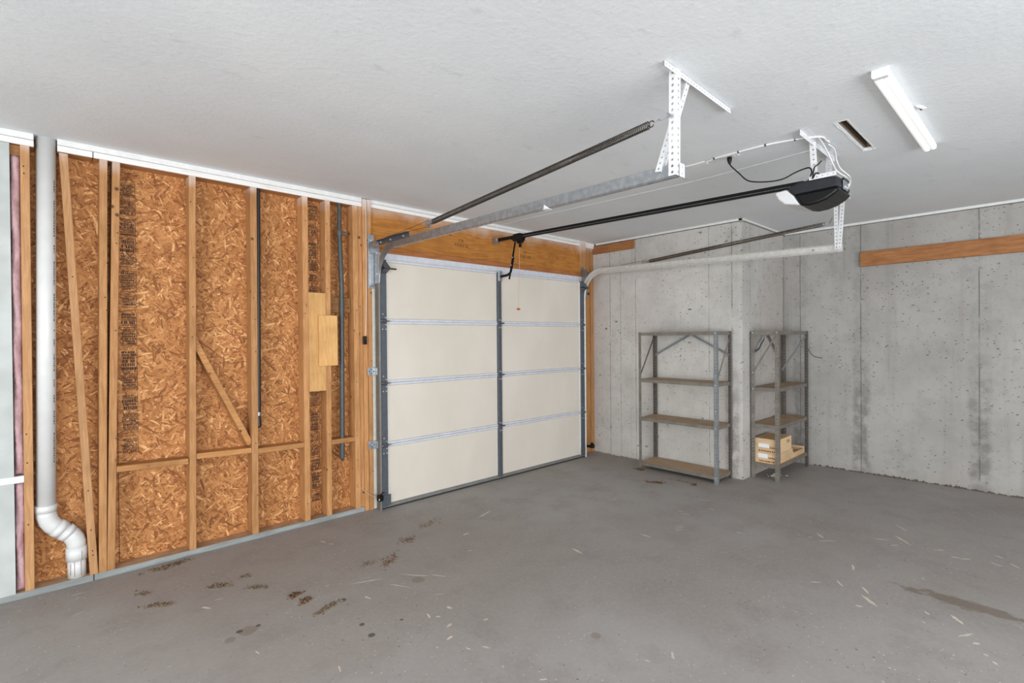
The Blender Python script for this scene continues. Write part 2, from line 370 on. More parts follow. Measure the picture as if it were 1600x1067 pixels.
# ceiling with a cut slot
cm = MB(); sx0, sx1, sy0, sy1 = 3.30, 3.925, .795, .845
for x0, x1, y0, y1 in ((-3.3, sx0, -3.5, 4.3), (sx1, 6.6, -3.5, 4.3), (sx0, sx1, -3.5, sy0), (sx0, sx1, sy1, 4.3)): cm.box(x0, x1, y0, y1, H, H + .016)
ceil = tag(cm.to('ceiling', 'ceil'), kind='structure')
box('joist', 3.2, 4.05, .835, .875, H + .016, H + .2, 'joist', ceil)
box('subfloor', 3.1, 4.1, .6, 1.0, H + .2, H + .22, 'joist', ceil)
box('joist', 3.2, 4.05, .74, .78, H + .016, H + .2, 'joist', ceil)
box('blocking', 3.24, 3.29, .78, .835, H + .016, H + .2, 'joist', ceil)
box('blocking', 3.94, 3.98, .78, .835, H + .016, H + .2, 'joist', ceil)
mm = MB()
for (xa, ya, xb, yb) in ((3.285, .788, 3.93, .79), (3.285, .852, 3.93, .85), (3.292, .785, 3.292, .857), (3.934, .785, 3.934, .855)):
    pts = [(xa + (xb - xa) * i / 14 + rnd.uniform(-.002, .002), ya + (yb - ya) * i / 14 + rnd.uniform(-.003, .003), H - .001) for i in range(15)]
    mm.tube(pts, [.0008 + rnd.random() * .0022 for _ in pts], 5)
mm.to('torn_paper_edge', 'wire_white', ceil)
mm = MB(); mm.tube([(3.36, .495, H - .002), (3.385, .482, H - .005), (3.41, .476, H - .005), (3.44, .464, H - .002)], [.004, .009, .008, .002], 6)
mm.to('torn_paper_flap', 'wire_white', ceil); box('nick', 3.385, 3.425, .478, .487, H - .0115, H - .006, 'dark', ceil)
# walls out of view, with the rear daylight opening and an added gap for the side light
wr = MB().box(-3.3, -1.95, -3.55, -3.45, 0, H).box(3.75, 6.6, -3.55, -3.45, 0, H).box(-1.95, 3.75, -3.55, -3.45, 2.28, H)
tag(wr.to('wall_rear', 'drywall'), kind='structure')
ws = MB().box(-3.35, -3.25, -3.5, -2.45, 0, H).box(-3.35, -3.25, 1.65, 4.3, 0, H).box(-3.35, -3.25, -2.45, 1.65, 2.28, H)
tag(ws.to('wall_side', 'drywall'), kind='structure')
# right concrete wall: near-corner section, return, recessed section
wrt = empty('wall_right', (X1, 3, 0), kind='structure')
TOPC = 2.636
def skirt(m, pts):  # irregular laitance where wall meets slab
    pass
box('concrete_bay', X1, X1 + 1.4, YR + .002, 4.3, 0, TOPC, 'concA', wrt)
box('concrete_return', X1 + .001, X2 + .2, YR, YR + .004, 0, TOPC, 'concR', wrt)
box('concrete_panel', X2, X2 + .25, -3.5, YR + .05, 0, TOPC, 'concB', wrt)
t1 = box('trim_1', X1 - .006, X1 + .05, YR - .006, 4.02, TOPC + .008, H, 'plate_white2'); tag(t1, kind='structure')
t2 = box('trim_2', X1 - .006, X2, YR - .012, YR + .03, TOPC + .01, H - .001, 'plate_white2'); tag(t2, kind='structure')
t3 = box('trim_3', X2 - .008, X2 + .05, -3.4, YR - .012, TOPC + .006, H, 'plate_white2'); tag(t3, kind='structure')
box('shadow_gap', X1 + .01, X1 + 1.3, YR + .012, 4.2, TOPC, TOPC + .012, 'dark', wrt)
box('shadow_gap', X2 + .008, X2 + .2, -3.4, YR, TOPC, TOPC + .012, 'dark', wrt)
# crumbled laitance at the foot of the concrete
def crumbs(name, p0, p1, n, parent, mat, out):
    m = MB()
    for i in range(n):
        f = rnd.random(); x = p0[0] + (p1[0] - p0[0]) * f; y = p0[1] + (p1[1] - p0[1]) * f
        s = rnd.uniform(.006, .02); k = rnd.uniform(0, 1)
        cx, cy = x + out[0] * s * .4 * k, y + out[1] * s * .4 * k
        vs = [(cx + rnd.uniform(-1, 1) * s * (2.2 if out[0] == 0 else .7), cy + rnd.uniform(-1, 1) * s * (2.2 if out[1] == 0 else .7), z) for z in (0, 0, 0, 0)]
        vs = [(cx - s, cy - s, 0), (cx + s, cy - s * .8, 0), (cx + s * .8, cy + s, 0), (cx - s * .9, cy + s, 0), (cx + rnd.uniform(-.4, .4) * s, cy + rnd.uniform(-.4, .4) * s, s * rnd.uniform(.5, 1.3))]
        m.add(vs, [(0, 1, 4), (1, 2, 4), (2, 3, 4), (3, 0, 4), (3, 2, 1, 0)])
    return tag(m.to(name, mat, parent), kind='stuff')
crumbs('laitance_crumbs', (X2 - .004, -.3), (X2 - .004, 1.85), 220, wrt, 'dirt', (-1, 0))
crumbs('laitance_crumbs', (X1 - .004, 2.2), (X1 - .004, 3.95), 70, wrt, 'concA', (-1, 0))

# ---------------------------------------------------------------- left wall: open framing
wl = empty('wall_left', (0, YW, 0), kind='structure')
box('drywall_panel', -3.3, -.125, YW - .0005, YW + .02, .037, 2.588, 'drywall', wl)
for a, b in ((-1.0, .349), (.352, 1.571), (1.574, 2.01)): box('sheathing_panel', a, b, YO, YO + .012, .03, H, 'osb', wl)
box('sheathing_panel', -3.3, -1.004, YO, YO + .012, .03, H, 'osb', wl)
box('light_block_sheet', -3.3, 2.06, YO + .0125, YO + .02, 0, H + .01, 'dark', wl)  # unseen dark backing, added to stop light leaking through the panel joints
# top plates (cut around the pipe)
for a, b in ((-3.3, -.024), (.077, 2.0)):
    box('top_plate', a, b, YW, YO, 2.63, H, 'plate_white2', wl, .002)
for a, b in ((-3.3, -.024), (.077, .238), (.242, 2.0)):
    box('top_plate', a, b, YW + .002, YO, 2.592, 2.628, 'plate_mixed', wl, .002)
box('bottom_plate', -3.3, .215, YW, YO, 0, .038, 'treated', wl, .002)
box('bottom_plate', .219, 2.0, YW, YO, 0, .038, 'treated', wl, .002)
def stud(x0t, x0b, w=.04, zb=.038, zt=2.592, y0=YW, y1=YO, mat='stud', lean=0, name='stud'):
    m = MB()
    vs = [(x0b, y0 - lean, zb), (x0b + w, y0 - lean, zb), (x0b + w, y1 - lean, zb), (x0b, y1 - lean, zb), (x0t, y0, zt), (x0t + w, y0, zt), (x0t + w, y1, zt), (x0t, y1, zt)]
    m.add(vs, [(3, 2, 1, 0), (4, 5, 6, 7), (0, 1, 5, 4), (1, 2, 6, 5), (2, 3, 7, 6), (3, 0, 4, 7)])
    return m.to(name, mat, wl, bevel=.0025)
stud(-.082, -.087, mat='stud_over')
stud(.27, .24, .039); stud(.332, .28, .04); stud(.743, .72); stud(1.127, 1.115, .044); stud(1.5, 1.497, .044); stud(1.682, 1.674, .042)
stud(1.916, 1.921, .046); stud(1.966, 1.969, .036, y0=YW + .012)
# loose slanting stud, only its face shows in front of the sheathing
stud(.084, .198, .04, zb=.038, zt=2.586, y0=YW, y1=YW + .038, mat='stud_over', name='slanting_stud')
def blocking(xa, za, xb, zb, h=.038, y0=YW + .004):
    m = MB()
    m.add([(xa, y0, za - h), (xb, y0, zb - h), (xb, YO, zb - h), (xa, YO, za - h), (xa, y0, za), (xb, y0, zb), (xb, YO, zb), (xa, YO, za)],
          [(3, 2, 1, 0), (4, 5, 6, 7), (0, 1, 5, 4), (1, 2, 6, 5), (2, 3, 7, 6), (3, 0, 4, 7)])
    return m.to('blocking', 'beamx', wl, bevel=.002)
blocking(.332, .68, .721, .664); blocking(.768, .69, 1.117, .676); blocking(1.161, .664, 1.498, .657); blocking(1.72, .647, 1.92, .645)
box('blocking', -.26, -.0835, YW - .006, YW + .03, .665, .703, 'plate_white2', wl, .002)
box('blocking', -.124, -.083, YW + .02, YO, 2.53, 2.588, 'darkblock', wl)
box('blocking', 1.725, 1.914, YW + .05, YO, 1.69, 1.815, 'darkblock', wl, .002)
MB().bar((.765, YO - .045, 1.47), (1.115, YO - .045, .7), (0, 0, 1), .04, .085).to('diagonal_brace', 'beamx', wl, bevel=.002)
box('plywood_patch', 1.542, 1.677, YW - .004, YW + .012, 1.055, 1.84, 'ply', wl, .001)
box('plywood_patch', 1.612, 1.765, YW - .026, YW - .005, 1.255, 1.66, 'ply', wl, .0015)
# jamb, header, trims round the door
box('jamb_stud', 2.003, 2.04, YW - .004, YO, .0, 2.66, 'stud', wl, .002)
box('jamb_board', 2.042, 2.077, YW - .018, YO, 0, 2.66, 'stud', wl, .003)
box('jamb_stop', 2.078, 2.142, YW - .02, YO, .005, 2.215, 'stop', wl, .002)
box('top_plate', 2.079, 5.02, YW + .002, YO, 2.636, H, 'plate_white2', wl, .002)
box('top_plate', 2.079, 5.02, YW + .006, YO, 2.602, 2.634, 'plate_white', wl, .002)
box('header', 2.079, 4.895, YW + .008, YO, 2.272, 2.60, 'lvl', wl, .002)
box('header_board', 2.079, 4.895, YW - .004, YO, 2.216, 2.27, 'lvl2', wl, .003)
box('head_stop', 2.142, 4.86, YW - .022, YW + .03, 2.15, 2.217, 'rail', wl, .002)
box('jamb_board', 4.895, 5.0, YW - .004, YO, 0, 2.66, 'stud', wl, .003)
box('jamb_stop', 4.85, 4.893, YW - .022, YW + .02, .005, 2.215, 'stop', wl, .002)
box('stud', 5.012, 5.05, YW + .05, YO + .03, 0, 2.65, 'stud', wl, .002)
box('stud', 5.05, 5.16, YW + .062, YO + .03, 0, 2.65, 'stud', wl, .002)
box('stud', 5.162, 5.221, YW + .05, YO + .03, 0, 2.62, 'stud', wl, .002)
box('top_plate', 5.02, 5.22, YW + .03, YO + .03, 2.6, H, 'plate_white', wl, .002)
# printing on the sheathing, nails in the studs
def stamp(x0, x1, z0, z1, seed):
    r = random.Random(seed); m = MB(); y = YO - .0008
    def q(a, b, c, d): m.add([(a, y, c), (b, y, c), (b, y, d), (a, y, d)], [(0, 1, 2, 3)])
    z = z1
    while z > z0 + .05:
        bh = r.uniform(.07, .17); zb = max(z - bh, z0); big = r.random() < .3
        q(x0, x1, zb, zb + .003); q(x1 - .003, x1, zb, z - .006)
        if r.random() < .5: q(x0, x1, z - .008, z - .0055)
        zz = z - .014
        while zz > zb + .012:
            hh = r.choice((.004, .005, .005, .006, .006, .012)) if not big else r.choice((.015, .02, .006))
            x = x0 + r.uniform(0, .01)
            while x < x1 - .012:
                l = r.uniform(.006, .024) if hh < .012 else r.uniform(.004, .011)
                if r.random() < .92: q(x, min(x + l, x1 - .005), zz - hh, zz)
                x += l + r.uniform(.0012, .003)
            zz -= hh + r.uniform(.0025, .005)
        z = zb - r.uniform(.004, .025)
    tag(m.to('printed_stamp', 'ink', wl), kind='stuff')
stamp(.373, .458, .70, 2.5, 3); stamp(1.588, 1.664, .1, 2.57, 5)
def mark(x0, z0, seed):
    r = random.Random(seed); m = MB(); y = YW + .0065
    for row, (n, h, dx) in enumerate(((2, .03, .05), (5, .034, 0))):
        for i in range(n):
            a = x0 + dx + i * .034; z = z0 - row * .05
            m.box(a, a + .005, y, y + .002, z, z + h)
            if r.random() < .8: m.box(a, a + .022, y, y + .002, z + h - .005, z + h)
            if r.random() < .6: m.box(a, a + .02, y, y + .002, z + h * .45, z + h * .45 + .004)
            if r.random() < .6: m.box(a + .018, a + .022, y, y + .002, z, z + h)
    m.to('printed_stamp', 'inkfaint', wl)
mark(2.98, 2.42, 1); mark(3.87, 2.40, 2)
nm = MB()
for x in (.755, 1.147, 1.52, 1.7, 1.94, 2.07, .30, .35, .1, -.06):
    for k in range(5):
        z = rnd.uniform(.15, 2.5); xx = x + (rnd.uniform(-.008, .008)) - (.02 if x < .4 else 0) * (1 - z / 2.6)
        if x == .1: xx = .104 + (1 - (z - .04) / 2.55) * .114
        nm.tube([(xx, YW - (.02 if x == 2.07 else .002), z), (xx, YW + .004, z)], .004, 6)
tag(nm.to('nail_heads', 'dark', wl), kind='stuff')
# ------------------------------------------------------------------ things on the framed wall
def batt(z0, z1, label):
    bm = bmesh.new(); nx, nz = 5, int((z1 - z0) / .02)
    r = random.Random(int(z0 * 100)); g = []
    for j in range(nz + 1):
        row = []
        for i in range(nx + 1):
            u = i / nx; bulge = math.sin(math.pi * u) ** .5 * .018 * (1 if 0 < j < nz else 0)
            row.append(bm.verts.new((-.1238 + .0398 * u, YW + .034 - bulge - r.uniform(0, .009) + .008 * math.sin(j * .31 + u * 3), z0 + (z1 - z0) * j / nz)))
        g.append(row)
    for j in range(nz):
        for i in range(nx): bm.faces.new((g[j][i], g[j][i + 1], g[j + 1][i + 1], g[j + 1][i]))
    edge = [e for e in bm.edges if e.is_boundary]
    ex = bmesh.ops.extrude_edge_only(bm, edges=edge)
    for v in ex['geom']:
        if isinstance(v, bmesh.types.BMVert): v.co.y = YO - .001
    bmesh.ops.recalc_face_normals(bm, faces=bm.faces)
    me = bpy.data.meshes.new('insulation_batt'); bm.to_mesh(me); bm.free()
    tag(link('insulation_batt', me, 'pink', smooth=True), label, 'insulation', 'insulation batts in the stud bay')
batt(.705, 2.528, 'long pink fibreglass batt in the narrow stud bay above the white block')
batt(.04, .663, 'short pink fibreglass batt in the narrow stud bay below the white block')
# white drain pipe
dp = empty('drain_pipe', (.14, 4.06, .038), 'white plastic drain pipe with offset elbows in the open stud wall', 'pipe')
Yp = 4.062; r0 = .0445
MB().tube([(.029, Yp, H), (.006, Yp, .5)], r0, 32).to('pipe', 'pvc', dp, smooth=False)
def hub(p, q, r=.052): return MB().tube([p, q], r, 32)
MB().tube([(.005, Yp, .505), (.004, Yp, .462)], .051, 32).to('hub', 'pvc', dp)
arc = [(.004, Yp, .47), (.006, Yp, .44), (.016, Yp, .405), (.034, Yp, .374), (.058, Yp, .352)]
MB().tube(arc, .0475, 32).to('elbow', 'pvc', dp)
MB().tube([(.048, Yp, .361), (.078, Yp, .334)], .0515, 32).to('hub', 'pvc', dp)
MB().tube([(.07, Yp, .341), (.1, Yp, .312)], .0452, 32).to('nipple', 'pvc', dp)
MB().tube([(.086, Yp, .327), (.108, Yp, .305)], .0515, 32).to('hub', 'pvc', dp)
arc = [(.1, Yp, .313), (.118, Yp, .293), (.132, Yp, .27), (.139, Yp, .243), (.14, Yp, .21)]
MB().tube(arc, .0475, 32).to('elbow', 'pvc', dp)
MB().tube([(.14, Yp, .222), (.14, Yp, .142)], .052, 32).to('hub', 'pvc', dp)
MB().tube([(.14, Yp, .15), (.14, Yp, .0385)], .0445, 32).to('pipe', 'pvc', dp)
for o in dp.children:
    for p in o.data.polygons: p.use_smooth = len(p.vertices) == 4
mm = MB()
for dx, z0, z1 in ((-.012, .05, .14), (.018, .05, .14), (.022, .05, .2), (-.03, .06, .13)):
    yy = Yp - math.sqrt(.0448 ** 2 - dx * dx) - .0003
    if z1 > .15: yy = Yp - math.sqrt(.0523 ** 2 - dx * dx); z0 = .145
    mm.box(.14 + dx - .0012, .14 + dx + .0012, yy, yy + .001, z0, z1)
mm.to('primer_drips', 'inkfaint', dp)
mm = MB(); z = 2.42
while z > .75:
    l = rnd.uniform(.004, .014); f = (2.666 - z) / 2.16; cx = .029 - .023 * f; a = math.radians(-38)
    px, py = cx + math.cos(a) * .0446, Yp + math.sin(a) * .0446; tx, ty = -math.sin(a) * .0035, math.cos(a) * .0035
    mm.add([(px - tx, py - ty, z - l), (px + tx, py + ty, z - l), (px + tx, py + ty, z), (px - tx, py - ty, z)], [(0, 1, 2, 3)])
    z -= l + (rnd.uniform(.003, .006) if rnd.random() < .9 else .05)
mm.to('printed_lettering', 'dark', dp)
# black and grey pipes
bp = empty('black_pipe', (1.18, 4.05, .81), 'slim black plastic pipe hanging beside a stud with capped lower end', 'pipe')
MB().tube([(1.187, YW + .03, 2.592), (1.174, YW + .03, .87)], .0165, 16).to('pipe', 'abs', bp, smooth=False)
MB().tube([(1.1745, YW + .03, .93), (1.1743, YW + .03, .905)], .0172, 16).to('printed_band', 'galv', bp)
MB().tube([(1.174, YW + .03, .875), (1.173, YW + .03, .845), (1.175, YW + .028, .826), (1.18, YW + .026, .815)], [.019, .02, .019, .012], 16).to('end_cap', 'abs', bp)
cp = empty('grey_conduit', (1.82, 4.05, .44), 'dark grey conduit pipe with a clamp joint near the jamb', 'conduit')
MB().tube([(1.816, YW + .03, 2.592), (1.814, YW + .03, 2.33)], .0165, 16).to('upper_pipe', 'conduit', cp)
MB().tube([(1.814, YW + .03, 2.34), (1.828, YW + .03, 1.9), (1.824, YW + .03, 1.2), (1.819, YW + .03, .48)], .0195, 16).to('lower_pipe', 'conduit', cp)
MB().tube([(1.819, YW + .03, .485), (1.819, YW + .03, .45)], [.0195, .004], 16).to('tapered_end', 'conduit', cp)
MB().tube([(1.814, YW + .03, 2.365), (1.814, YW + .03, 2.325)], .023, 16).tube([(1.83, YW + .026, 2.345), (1.862, YW + .022, 2.347)], [.012, .018], 10).to('clamp', 'rust', cp)
wb = empty('wall_button', (2.01, YW - .004, 1.42), 'small black wall button with thin wire on the door jamb', 'door button')
box('body', 1.994, 2.026, YW - .02, YW - .004, 1.422, 1.492, 'black', wb, .003)
box('push_button', 2.003, 2.017, YW - .023, YW - .02, 1.462, 1.48, 'charcoal', wb, .001)
MB().tube([(2.035, YW - .007, 2.655), (2.034, YW - .007, 2.2), (2.031, YW - .007, 1.8), (2.022, YW - .007, 1.56), (2.014, YW - .008, 1.492)], .0022, 6).to('wire', 'wire_white', wb)

# ------------------------------------------------------------------ garage door
YD = 3.939; XL, XR = 2.118, 4.862; XM = 3.4825; SEC = .5334
gd = empty('garage_door', (3.49, YD, 0), 'cream four-section overhead garage door with grey steel stiles', 'garage door')
for k in range(4):
    z0 = .02 + k * SEC; z1 = z0 + SEC - .002
    sec = box('door_section', XL, XR, YD + .012, YD + .045, z0, z1, 'edge_white', gd)
    for a, b in ((2.186, XM - .029), (XM + .029, 4.788)): box('infill_panel', a, b, YD + .004, YD + .0121, z0 + .022, z1 - .022, 'doorpanel', sec, .002)
    for za, zb, pr in ((z0, z0 + .021, .001), (z1 - .021, z1, .001)):
        for a, b in ((2.182, XM - .0275), (XM + .0275, 4.79)): box('rail', a, b, YD - pr, YD + .0121, za, zb, 'rail' if not (k == 0 and za == z0) else 'seal', sec, .0035)
    # steel stiles with a folded lip
    for a, b in ((XL, 2.18), (4.792, XR)):
        box('end_stile', a, b, YD - .012, YD + .0121, z0 + .002, z1 - .002, 'stile', sec, .003)
    box('centre_stile', XM - .0265, XM + .0265, YD - .012, YD + .0121, z0 + .002, z1 - .002, 'stile', sec, .003)
for sx in (2.182, 4.785): box('panel_edge_strip', sx, sx + .006, YD - .003, YD + .006, .03, 2.14, 'edge_white', gd)
box('bottom_rail', XL, XR, YD - .006, YD + .05, .012, .032, 'seal', gd, .003)
box('bottom_seal', XL, XR, YD + .004, YD + .04, .001, .014, 'rubber', gd)
box('bottom_bracket', XL + .002, 2.2, YD - .018, YD - .012, .03, .125, 'stile', gd, .002)
box('bottom_bracket', 4.78, XR - .002, YD - .018, YD - .012, .03, .125, 'stile', gd, .002)
def hinge(x, z, kind):
    h = empty('hinge', (x, YD - .012, z)); del_ = h; h.parent = gd; h.matrix_parent_inverse = PW[gd.name].inverted()
    return h
for k in (1, 2, 3):
    z = .02 + k * SEC
    for x, sgn in ((2.15, 1), (4.826, -1)):
        y = YD - .012
        m = MB().box(x - .026, x + .026, y - .003, y, z - .09, z - .012).box(x - .024, x + .024, y - .003, y, z + .012, z + .075)
        m.tube([(x - .028, y - .008, z), (x + .05 * sgn * .9, y - .008, z)], .0075, 10)
        m.add([(x - .024, y - .003, z - .02), (x + .024, y - .003, z - .02), (x + .02, y - .03, z), (x - .02, y - .03, z), (x - .024, y - .003, z + .02), (x + .024, y - .003, z + .02)],
              [(0, 1, 2, 3), (3, 2, 5, 4), (0, 3, 4), (1, 5, 2)])
        hg = m.to('hinge', 'stile', gd)
        MB().tube([(x - sgn * .04, y - .016, z), (x + sgn * .055, y - .016, z)], .0045, 8).to('roller_shaft', 'galv', hg)
        b = MB()
        for dx, dz in ((-.015, -.07), (.015, -.07), (.014, .03), (-.012, .06), (.014, -.03)): b.tube([(x + dx, y - .0029, z + dz), (x + dx, y - .008, z + dz)], .0055, 6)
        b.to('bolts', 'bolt', hg)
        MB().tube([(x - sgn * .046, y + .03, z), (x - sgn * .036, y + .03, z)], .018, 12).to('roller', 'black', hg)
    x = XM; y = YD - .012
    m = MB().box(x - .022, x + .022, y - .003, y, z - .06, z - .01).box(x - .022, x + .022, y - .003, y, z + .01, z + .05)
    m.tube([(x - .022, y - .008, z), (x + .05, y - .008, z)], .008, 10)
    hg = m.to('hinge', 'stile', gd)
    b = MB()
    for dx, dz in ((-.012, -.045), (.012, -.045), (.012, .03), (-.012, .035), (.03, -.008)): b.tube([(x + dx, y - .0029, z + dz), (x + dx, y - .01, z + dz)], .006, 6)
    b.to('bolts', 'bolt', hg)
for x, sgn in ((2.15, 1), (4.826, -1)):   # top roller fixtures
    y = YD - .012; z = 2.08
    m = MB().add([(x - .028, y, z - .05), (x + .028, y, z - .05), (x + .028, y, z + .06), (x - .028, y, z + .06), (x - .026, y - .075, z - .012), (x + .032, y - .075, z - .012), (x + .02, y - .016, z + .05), (x - .024, y - .016, z + .05)],
                 [(0, 1, 5, 4), (4, 5, 6, 7), (1, 2, 6, 5), (0, 4, 7, 3), (2, 3, 7, 6)])
    tr = m.to('top_bracket', 'stile', gd)
    MB().tube([(x - sgn * .05, y - .062, z - .014), (x + sgn * .09, y - .062, z - .014)], .006, 8).to('roller_shaft', 'black', tr)
box('arm_bracket', XM - .024, XM + .024, YD - .03, YD - .012, 2.055, 2.16, 'galv', gd, .003)
# little marks: nicks on the panel
# ------------------------------------------------------------------ tracks
def sweep(path, prof):   # path: list of (pos, normal-inward) in YZ plane at X ; prof: list of (dx, dn)
    m = MB(); n = len(prof); vs = []; fs = []
    for (x, y, z), (ny, nz) in path:
        for dx, dn in prof: vs.append((x + dx, y + ny * dn, z + nz * dn))
    for i in range(len(path) - 1):
        for j in range(n - 1): fs.append((i * n + j, i * n + j + 1, (i + 1) * n + j + 1, (i + 1) * n + j))
    return m.add(vs, fs)
def trackpath(x0, x1, yv, zc, rad, zh0, zh1, yend):
    vert = [((x0, yv, 0), (-1, 0)), ((x0, yv, zc), (-1, 0))]
    cur = []
    for i in range(13):
        a = math.pi / 2 * i / 12
        cur.append(((x0, yv - rad + rad * math.cos(a), zc + (zh0 - zc) * math.sin(a)), (-math.cos(a), -math.sin(a))))
    hor = [((x0, yv - rad, zh0), (0, -1)), ((x1, yend, zh1), (0, -1))]
    return vert, cur, hor
def make_track(side, x0, x1, zh0, zh1, yend, mats, label):
    s = 1 if side == 'L' else -1     # channel opens towards the door
    t = empty('door_track', (x0, 3.95, 0), label, 'door track', 'garage door tracks')
    v, c, h = trackpath(x0, x1, 3.985, 1.95, .31, zh0, zh1, yend)
    k = .66 if side == 'L' else 1.0   # stays clear of the door edge
    prof = [(s * .024 * k, -.001), (s * .012 * k, -.001), (0, .004), (0, .054), (s * .008 * k, .062), (s * .02 * k, .064), (s * .026 * k, .056)]
    sweep(v, prof).to('vertical_track', mats[0], t, solid=.002)
    sweep(c, prof).to('curved_track', mats[1], t, solid=.002, smooth=False)
    sweep(h, prof).to('horizontal_track', mats[2], t, solid=.002)
    return t
tl = make_track('L', 2.1, 2.1, 2.274, 2.25, 1.155, ('trackD', 'trackL', 'galv'), 'long grey steel door track on the left side of the garage door')
trk = make_track('R', 4.893, 4.875, 2.292, 2.222, 1.2, ('trackR', 'trackR', 'trackR'), 'steel door track beside the concrete wall right of the garage door')
# left flag bracket, reinforcing angle, jamb brackets
fb = MB().box(2.042, 2.098, YW - .024, YW - .0205, 1.9, 2.36).box(2.094, 2.098, 3.9, YW - .02, 1.94, 2.29)
fb.to('flag_bracket', 'galv', tl, bevel=.001)
MB().box(2.052, 2.094, YW - .03, YW - .022, 1.92, 2.2).to('flag_rib', 'galv', tl, bevel=.006)
MB().box(2.095, 2.098, 3.42, 3.99, 2.262, 2.3).box(2.072, 2.098, 3.42, 3.99, 2.297, 2.3).to('reinforcing_angle', 'stile', tl)
b = MB()
for y, z in ((3.95, 2.28), (3.86, 2.28), (3.7, 2.28), (3.5, 2.278), (3.93, 2.2), (3.93, 2.02)): b.tube([(2.095, y, z), (2.087, y, z)], .008, 6)
for z in (2.31, 1.94): b.tube([(2.07, YW - .022, z), (2.07, YW - .029, z)], .008, 6)
b.to('bolts', 'bolt', tl)
for z in (1.19, .56):
    j = MB().box(2.03, 2.098, YW - .0235, YW - .0205, z - .035, z + .035).box(2.094, 2.098, 3.95, YW - .02, z - .03, z + .03).to('jamb_bracket', 'galv', tl, bevel=.001)
    b = MB()
    for dx, dz in ((.015, 0), (.035, .018), (.035, -.018), (.056, 0)): b.tube([(2.026 + dx, YW - .0235, z + dz), (2.026 + dx, YW - .026, z + dz)], .006, 6)
    b.to('bolt_holes', 'stile', j)
for z in (1.19, .56):
    MB().box(4.896, 4.96, YW - .008, YW - .0045, z - .03, z + .03).box(4.893, 4.896, 3.95, YW - .005, z - .03, z + .03).to('jamb_bracket', 'galv', trk)
MB().box(4.897, 4.95, YW - .009, YW - .005, 1.92, 2.34).box(4.893, 4.897, 3.9, YW - .006, 1.95, 2.3).to('flag_bracket', 'trackL', trk)
box('track_clip', 4.9, 4.93, 3.9, 3.96, 1.985, 2.015, 'black', trk)
b = MB()
for y in (1.25, 1.42): b.tube([(4.868, y, 2.2), (4.864, y, 2.2)], .006, 6)
b.to('bolts', 'stile', trk)
MB().box(2.082, 2.12, 1.94, 1.98, 2.191, 2.193).add([(2.094, 1.935, 2.193), (2.094, 1.98, 2.193), (2.094, 1.977, 2.222)], [(0, 1, 2)]).to('paint_flake', 'wire_white', tl)
# pulleys, springs
def coil(p, q, rad, wr, turns, stretch):
    p, q = Vector(p), Vector(q); d = q - p; L = d.length; d.normalize(); a = d.orthogonal().normalized(); b2 = d.cross(a)
    pts = []; N = turns * 9
    for i in range(N + 1):
        u = i / N; s = u * (1 - stretch) + stretch * u ** 2.2; g = 2 * math.pi * turns * u
        pts.append(p + d * (L * s) + (a * math.cos(g) + b2 * math.sin(g)) * rad)
    return MB().tube(pts, wr, 5)
def spring(x0, p, q, hookend, sheave, label, mat, turns, pulley_w):
    t = empty('extension_spring', p, label, 'spring', 'garage door springs')
    p, q = Vector(p), Vector(q); d = (q - p).normalized()
    coil(p, q, .0165, .0031, turns, .42).to('coil', mat, t, smooth=True)
    ring = [q + d * (.012 + .014 * math.cos(g)) + Vector((0, 0, 1)) * .014 * math.sin(g) for g in [i * math.pi / 6 for i in range(12)]]
    MB().tube(ring, .0028, 6).to('end_loop', mat, t)
    hk = [q + d * .026, q + d * .045 + Vector((0, 0, .006)), q + d * .06, Vector(hookend) - d * .03, Vector(hookend)]
    MB().tube(hk, .0035, 6).to('hook', 'galv', t)
    # pulley fork at the door end
    f = MB(); e = p - d * .085
    side = Vector((1, 0, 0))
    for s in (-1, 1): f.bar(p - d * .005 + side * (s * .011), e + side * (s * .011), (0, 0, 1), .024, .0025)
    f.bar(p - d * .012 + side * -.012, p - d * .012 + side * .012, (0, 0, 1), .022, .006)
    f.to('pulley_fork', 'galv', t)
    c = p - d * .07
    MB().tube([c - side * .007, c - side * .003, c + side * .003, c + side * .007], [.03, .022, .022, .03], 20).to('sheave', 'galv', t)
    up = Vector((0, 0, .022))
    MB().tube([c + up, Vector(sheave) + Vector((0, -.02, .022)), Vector(sheave) + Vector((0, .012, .02)), Vector(sheave) + Vector((0, .034, -.01))], .0017, 5).tube([c - up, Vector((sheave[0], 3.7, 2.3 if sheave[0] < 3 else 2.31))], .0017, 5).to('lift_cable', 'spring', t)
    MB().tube([Vector(sheave) - side * .008, Vector(sheave) - side * .003, Vector(sheave) + side * .003, Vector(sheave) + side * .008], [.034, .024, .024, .034], 20).tube([Vector(sheave) - side * .014, Vector(sheave) + side * .014], .008, 8).to('fixed_sheave', 'galv', t)
    return t
spring(2.06, (2.06, 3.03, 2.305), (2.06, 1.275, 2.442), (2.062, 1.16, 2.452), (2.06, 3.9, 2.262), 'thick dark coil spring above the left door track', 'spring', 250, 0)
spring(4.95, (4.955, 3.07, 2.307), (4.93, 1.37, 2.42), (4.88, 1.25, 2.455), (4.93, 3.94, 2.245), 'brownish coil spring above the track by the concrete wall', 'springR', 210, 0)
